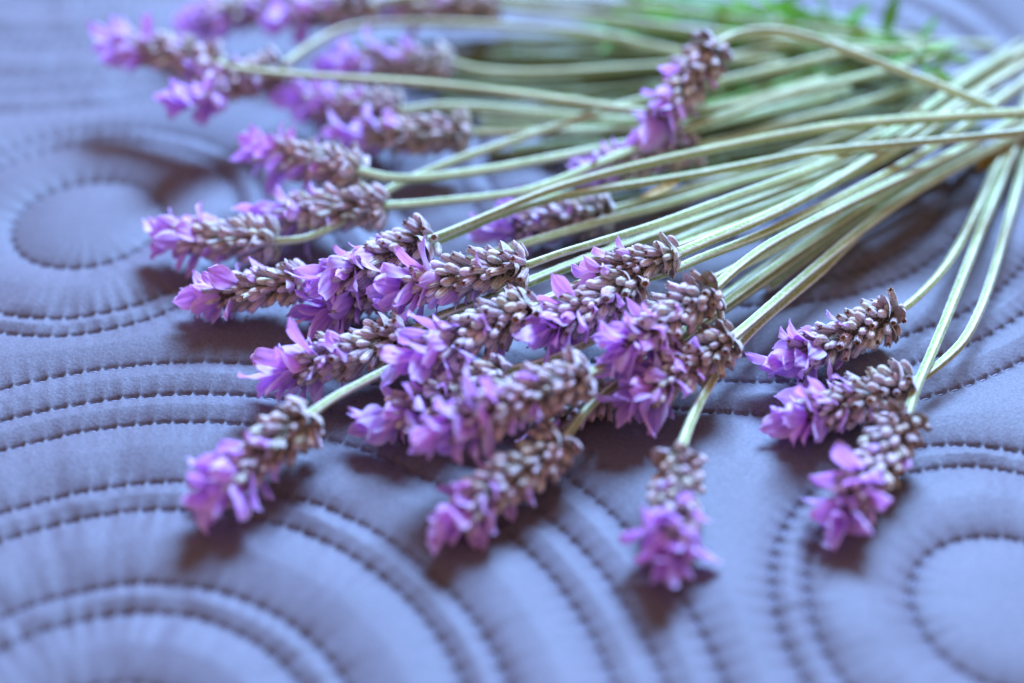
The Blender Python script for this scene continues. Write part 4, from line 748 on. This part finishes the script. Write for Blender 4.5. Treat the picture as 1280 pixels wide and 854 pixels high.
LEAVES = [
    {"label": "dim green leafy shoot lying under the stems below the drooping head", "stem": [[33.37, 64.16, 3.0], [44.58, 69.24, 3.5], [56.29, 75.37, 3.5], [68.17, 80.04, 3.0]], "leaves": [[[59.29, 76.55, 3.37], [51.4, 83.49, 5.57], 2.722324996665417], [[42.77, 68.42, 3.42], [32.95, 61.21, 2.49], 2.2690690477821636], [[37.6, 66.07, 3.19], [31.89, 62.17, 2.77], 2.0794823660111104], [[46.42, 70.21, 3.5], [36.16, 67.7, 2.63], 1.8017748622025347], [[35.7, 65.21, 3.1], [30.8, 59.54, 2.44], 2.1136513677349535], [[39.38, 66.88, 3.27], [27.23, 62.66, 2.75], 2.7650963909457746], [[48.03, 71.05, 3.5], [38.08, 78.86, 3.32], 2.131854487220638], [[63.21, 78.09, 3.21], [54.74, 81.1, 3.24], 2.4964198076411566], [[38.73, 66.58, 3.24], [26.42, 64.99, 1.85], 2.5497950222912733], [[44.78, 69.35, 3.5], [36.67, 77.66, 2.05], 1.8467271186989416], [[40.33, 67.31, 3.31], [31.55, 59.98, 5.91], 2.262205360415442], [[60.47, 77.01, 3.32], [55.31, 79.35, 5.56], 2.5972266775913324], [[45.0, 69.46, 3.5], [35.24, 64.69, 3.81], 1.9481956343349778], [[55.38, 74.9, 3.5], [47.03, 71.42, 2.89], 1.8781962322205734], [[41.42, 67.81, 3.36], [38.25, 77.26, 2.1], 2.7866991087842674], [[67.25, 79.68, 3.04], [55.51, 70.13, 5.67], 2.255665101490665], [[46.26, 70.12, 3.5], [39.65, 63.74, 3.04], 2.781300486115101], [[67.57, 79.8, 3.03], [59.1, 84.75, 2.27], 2.644733897005363], [[46.21, 70.09, 3.5], [39.56, 60.0, 4.44], 2.5295050197668543], [[47.75, 70.9, 3.5], [41.46, 74.74, 3.89], 2.7883877004068482]]},
    {"label": "olive green leafy shoot under the stems left of the drooping head", "stem": [[19.92, 97.42, 3.0], [32.79, 93.43, 4.0], [47.12, 90.03, 4.0], [60.98, 85.36, 4.0]], "leaves": [[[28.03, 94.91, 3.63], [23.0, 100.99, 4.59], 2.315178872510932], [[59.16, 85.97, 4.0], [47.79, 89.58, 4.28], 2.3874843125344696], [[29.73, 94.39, 3.76], [20.54, 97.78, 6.44], 2.0648584452997705], [[57.08, 86.67, 4.0], [50.58, 97.99, 2.56], 2.3469908920952456], [[37.49, 92.32, 4.0], [27.24, 97.32, 5.74], 2.597625946675022], [[36.74, 92.49, 4.0], [28.62, 102.88, 4.25], 2.6428795872067883], [[53.4, 87.91, 4.0], [48.26, 95.9, 5.15], 1.9661726176638394], [[46.23, 90.24, 4.0], [39.11, 90.74, 5.85], 2.2166333688186612], [[57.97, 86.37, 4.0], [48.11, 86.72, 6.84], 2.0707060703666094], [[22.47, 96.64, 3.2], [15.96, 98.85, 5.49], 1.9805331455980626], [[47.71, 89.83, 4.0], [43.07, 92.27, 6.96], 1.9108288341563258], [[26.18, 95.49, 3.48], [17.42, 86.2, 5.3], 1.871976986454162], [[23.01, 96.47, 3.24], [13.31, 99.61, 3.13], 2.2100423147261234], [[28.82, 94.67, 3.69], [23.26, 105.49, 3.7], 2.0952813323231103], [[51.86, 88.43, 4.0], [45.99, 99.45, 4.6], 2.6129898500734576], [[54.62, 87.5, 4.0], [44.32, 89.46, 5.32], 2.7572125911649863], [[27.79, 94.99, 3.61], [20.67, 104.83, 4.02], 2.1260421720580163], [[54.64, 87.49, 4.0], [45.95, 96.79, 4.38], 2.2316837934902343], [[26.31, 95.45, 3.49], [20.8, 98.69, 6.8], 2.71374726711979], [[55.39, 87.24, 4.0], [48.13, 93.75, 4.1], 2.7842765130660565]]},
    {"label": "small green shoot reaching right among the stem ends", "stem": [[65.93, 80.57, 8.0], [72.97, 77.43, 9.0], [79.56, 73.06, 10.0], [86.75, 71.19, 10.0]], "leaves": [[[79.1, 73.37, 9.93], [73.37, 67.23, 11.54], 2.243467633765193], [[73.23, 77.25, 9.04], [68.81, 71.11, 10.2], 2.0737876194974163], [[78.14, 74.01, 9.78], [69.61, 65.18, 11.89], 2.0857286206870396], [[77.0, 74.76, 9.61], [70.14, 74.73, 12.51], 2.6950027757747392], [[71.3, 78.18, 8.76], [64.56, 79.02, 10.33], 2.5312759796520137], [[69.22, 79.11, 8.46], [65.03, 86.96, 7.63], 1.802836147341303], [[82.85, 72.21, 10.0], [78.33, 68.92, 8.57], 2.57838266497501], [[76.92, 74.82, 9.59], [72.93, 80.2, 10.47], 2.4823282007269665], [[80.98, 72.69, 10.0], [75.8, 77.46, 10.02], 1.8032264567510894], [[76.83, 74.88, 9.58], [74.24, 77.95, 10.47], 2.3490953392437848]]},
    {"label": "green shoot at the top edge between the back stems", "stem": [[25.89, 112.71, 3.0], [39.05, 106.96, 4.0], [53.83, 103.31, 4.0], [67.96, 97.6, 4.0]], "leaves": [[[53.43, 103.41, 4.0], [43.58, 98.8, 2.74], 2.5326342704148535], [[51.18, 103.96, 4.0], [44.1, 93.73, 6.11], 2.7786859904878183], [[49.44, 104.39, 4.0], [40.7, 98.0, 5.57], 2.6243494104761256], [[35.31, 108.6, 3.71], [27.5, 95.11, 4.4], 1.983085848470121], [[31.39, 110.31, 3.41], [22.24, 104.54, 4.69], 2.460211700046055], [[54.86, 102.89, 4.0], [47.43, 95.84, 4.49], 2.4237197900886303], [[31.63, 110.21, 3.43], [24.15, 119.07, 3.7], 2.456154732213901], [[27.74, 111.9, 3.14], [16.52, 115.03, 4.17], 2.7104225407687643], [[61.65, 100.15, 4.0], [50.9, 94.99, 3.77], 2.550578614200966], [[67.61, 97.74, 4.0], [59.41, 87.6, 4.44], 1.931182810018184], [[34.56, 108.93, 3.66], [27.41, 97.52, 6.47], 2.3064670413283572], [[42.6, 106.08, 4.0], [34.53, 107.84, 6.48], 1.8294609780766131], [[59.31, 101.09, 4.0], [51.07, 86.68, 6.47], 2.5496075415319037], [[38.7, 107.12, 3.97], [33.4, 111.76, 5.6], 2.154298262564966], [[29.75, 111.03, 3.29], [23.1, 116.15, 5.4], 2.1583123285166153], [[50.96, 104.02, 4.0], [46.91, 116.78, 2.68], 2.7930711803828063], [[35.67, 108.44, 3.74], [28.41, 112.39, 3.17], 1.9955983641702912], [[52.2, 103.71, 4.0], [45.64, 110.56, 4.63], 2.1005465782417123], [[66.87, 98.04, 4.0], [61.32, 104.9, 3.27], 1.9590410252749209], [[51.91, 103.78, 4.0], [43.7, 107.97, 3.89], 1.9615374740240563]]},
    {"label": "bright green leafy shoot at the top edge, right of the drooping head", "stem": [[38.0, 99.7, 8.0], [47.29, 95.57, 9.0], [58.27, 92.77, 9.0], [67.61, 89.89, 8.0], [74.99, 85.73, 7.0]], "leaves": [[[73.78, 84.51, 8.0], [76.66, 90.46, 14.0], 3.2], [[64.63, 91.26, 8.0], [61.83, 93.19, 13.0], 3.2], [[51.99, 94.16, 9.0], [59.53, 93.89, 13.0], 3.2], [[48.83, 94.86, 9.0], [37.02, 91.49, 10.0], 3.2], [[56.7, 93.11, 9.0], [44.74, 78.33, 20.0], 3.2], [[67.61, 89.89, 8.0], [70.25, 87.69, 14.0], 3.8], [[61.28, 91.38, 9.0], [54.88, 89.69, 13.0], 2.8], [[37.09, 91.38, 9.0], [25.61, 90.21, 11.0], 3.2], [[49.9, 89.89, 8.0], [37.86, 83.28, 9.0], 4.2], [[59.24, 87.85, 8.0], [50.12, 80.66, 9.0], 4.0], [[67.24, 87.85, 8.0], [72.55, 76.22, 10.0], 4.0], [[43.29, 96.27, 9.0], [34.11, 95.81, 11.0], 3.2]]},
    {"label": "short green shoot with dark leaves among the stem ends at upper right", "stem": [[71.66, 66.96, 13.0], [74.78, 67.57, 13.0], [74.82, 57.08, 20.0], [85.69, 78.71, 9.0]], "leaves": [[[74.07, 65.13, 14.0], [77.78, 53.63, 16.0], 3.2], [[80.77, 83.85, 8.0], [83.08, 82.9, 13.0], 3.2], [[73.2, 64.53, 14.0], [67.14, 60.92, 15.0], 2.6]]}]
for sh in LEAVES:
    o_ = np.array(sh['stem'][-1])
    root = link('lavender_shoot', None)
    root.location = Vector(o_) * MM
    tag(root, sh['label'], 'leafy shoot')
    V_, F_, C_ = stem_mesh(sh['stem'], .6, .8)
    link('stem', make_mesh('stem', (V_ - o_) * MM, F_, M_STEM, C_ * np.array((.55, .95, .4))), root)
    for q, (p, tip, w) in enumerate(sh['leaves']):
        p = np.array(p); tip = np.array(tip)
        L = np.linalg.norm(tip - p)
        o = link('leaf', blade_mesh(L, w, rnd.uniform(-.12, .12), M_LEAF, True, q), root)
        y = Vector(tip - p).normalized(); x = y.cross(Vector((0, 0, 1))).normalized(); z = x.cross(y)
        m = Matrix((x, y, z)).transposed().to_4x4(); m.translation = Vector(p - o_) * MM
        o.matrix_basis = m @ Matrix.Rotation(rnd.uniform(-.7, .7), 4, 'Y')
for q, (p, tip, w, lab) in enumerate([
    [[27.35, 25.62, 13.0], [21.36, 22.98, 11.0], 2.0, "narrow yellow leaf sliver caught between the stems near the middle"],
    [[83.4, 43.81, 4.0], [89.73, 48.58, 5.0], 5.0, "crumpled brown leaf in the shade under the stems at the right"]]):
    p = np.array(p); tip = np.array(tip); L = np.linalg.norm(tip - p)
    o = link('dry_leaf', blade_mesh(L, w, .1, M_DRY, False, 50 + q))
    y = Vector(tip - p).normalized(); x = y.cross(Vector((0, 0, 1))).normalized(); z = x.cross(y)
    m = Matrix((x, y, z)).transposed().to_4x4(); m.translation = Vector(p) * MM
    o.matrix_basis = m
    tag(o, lab, 'leaf')
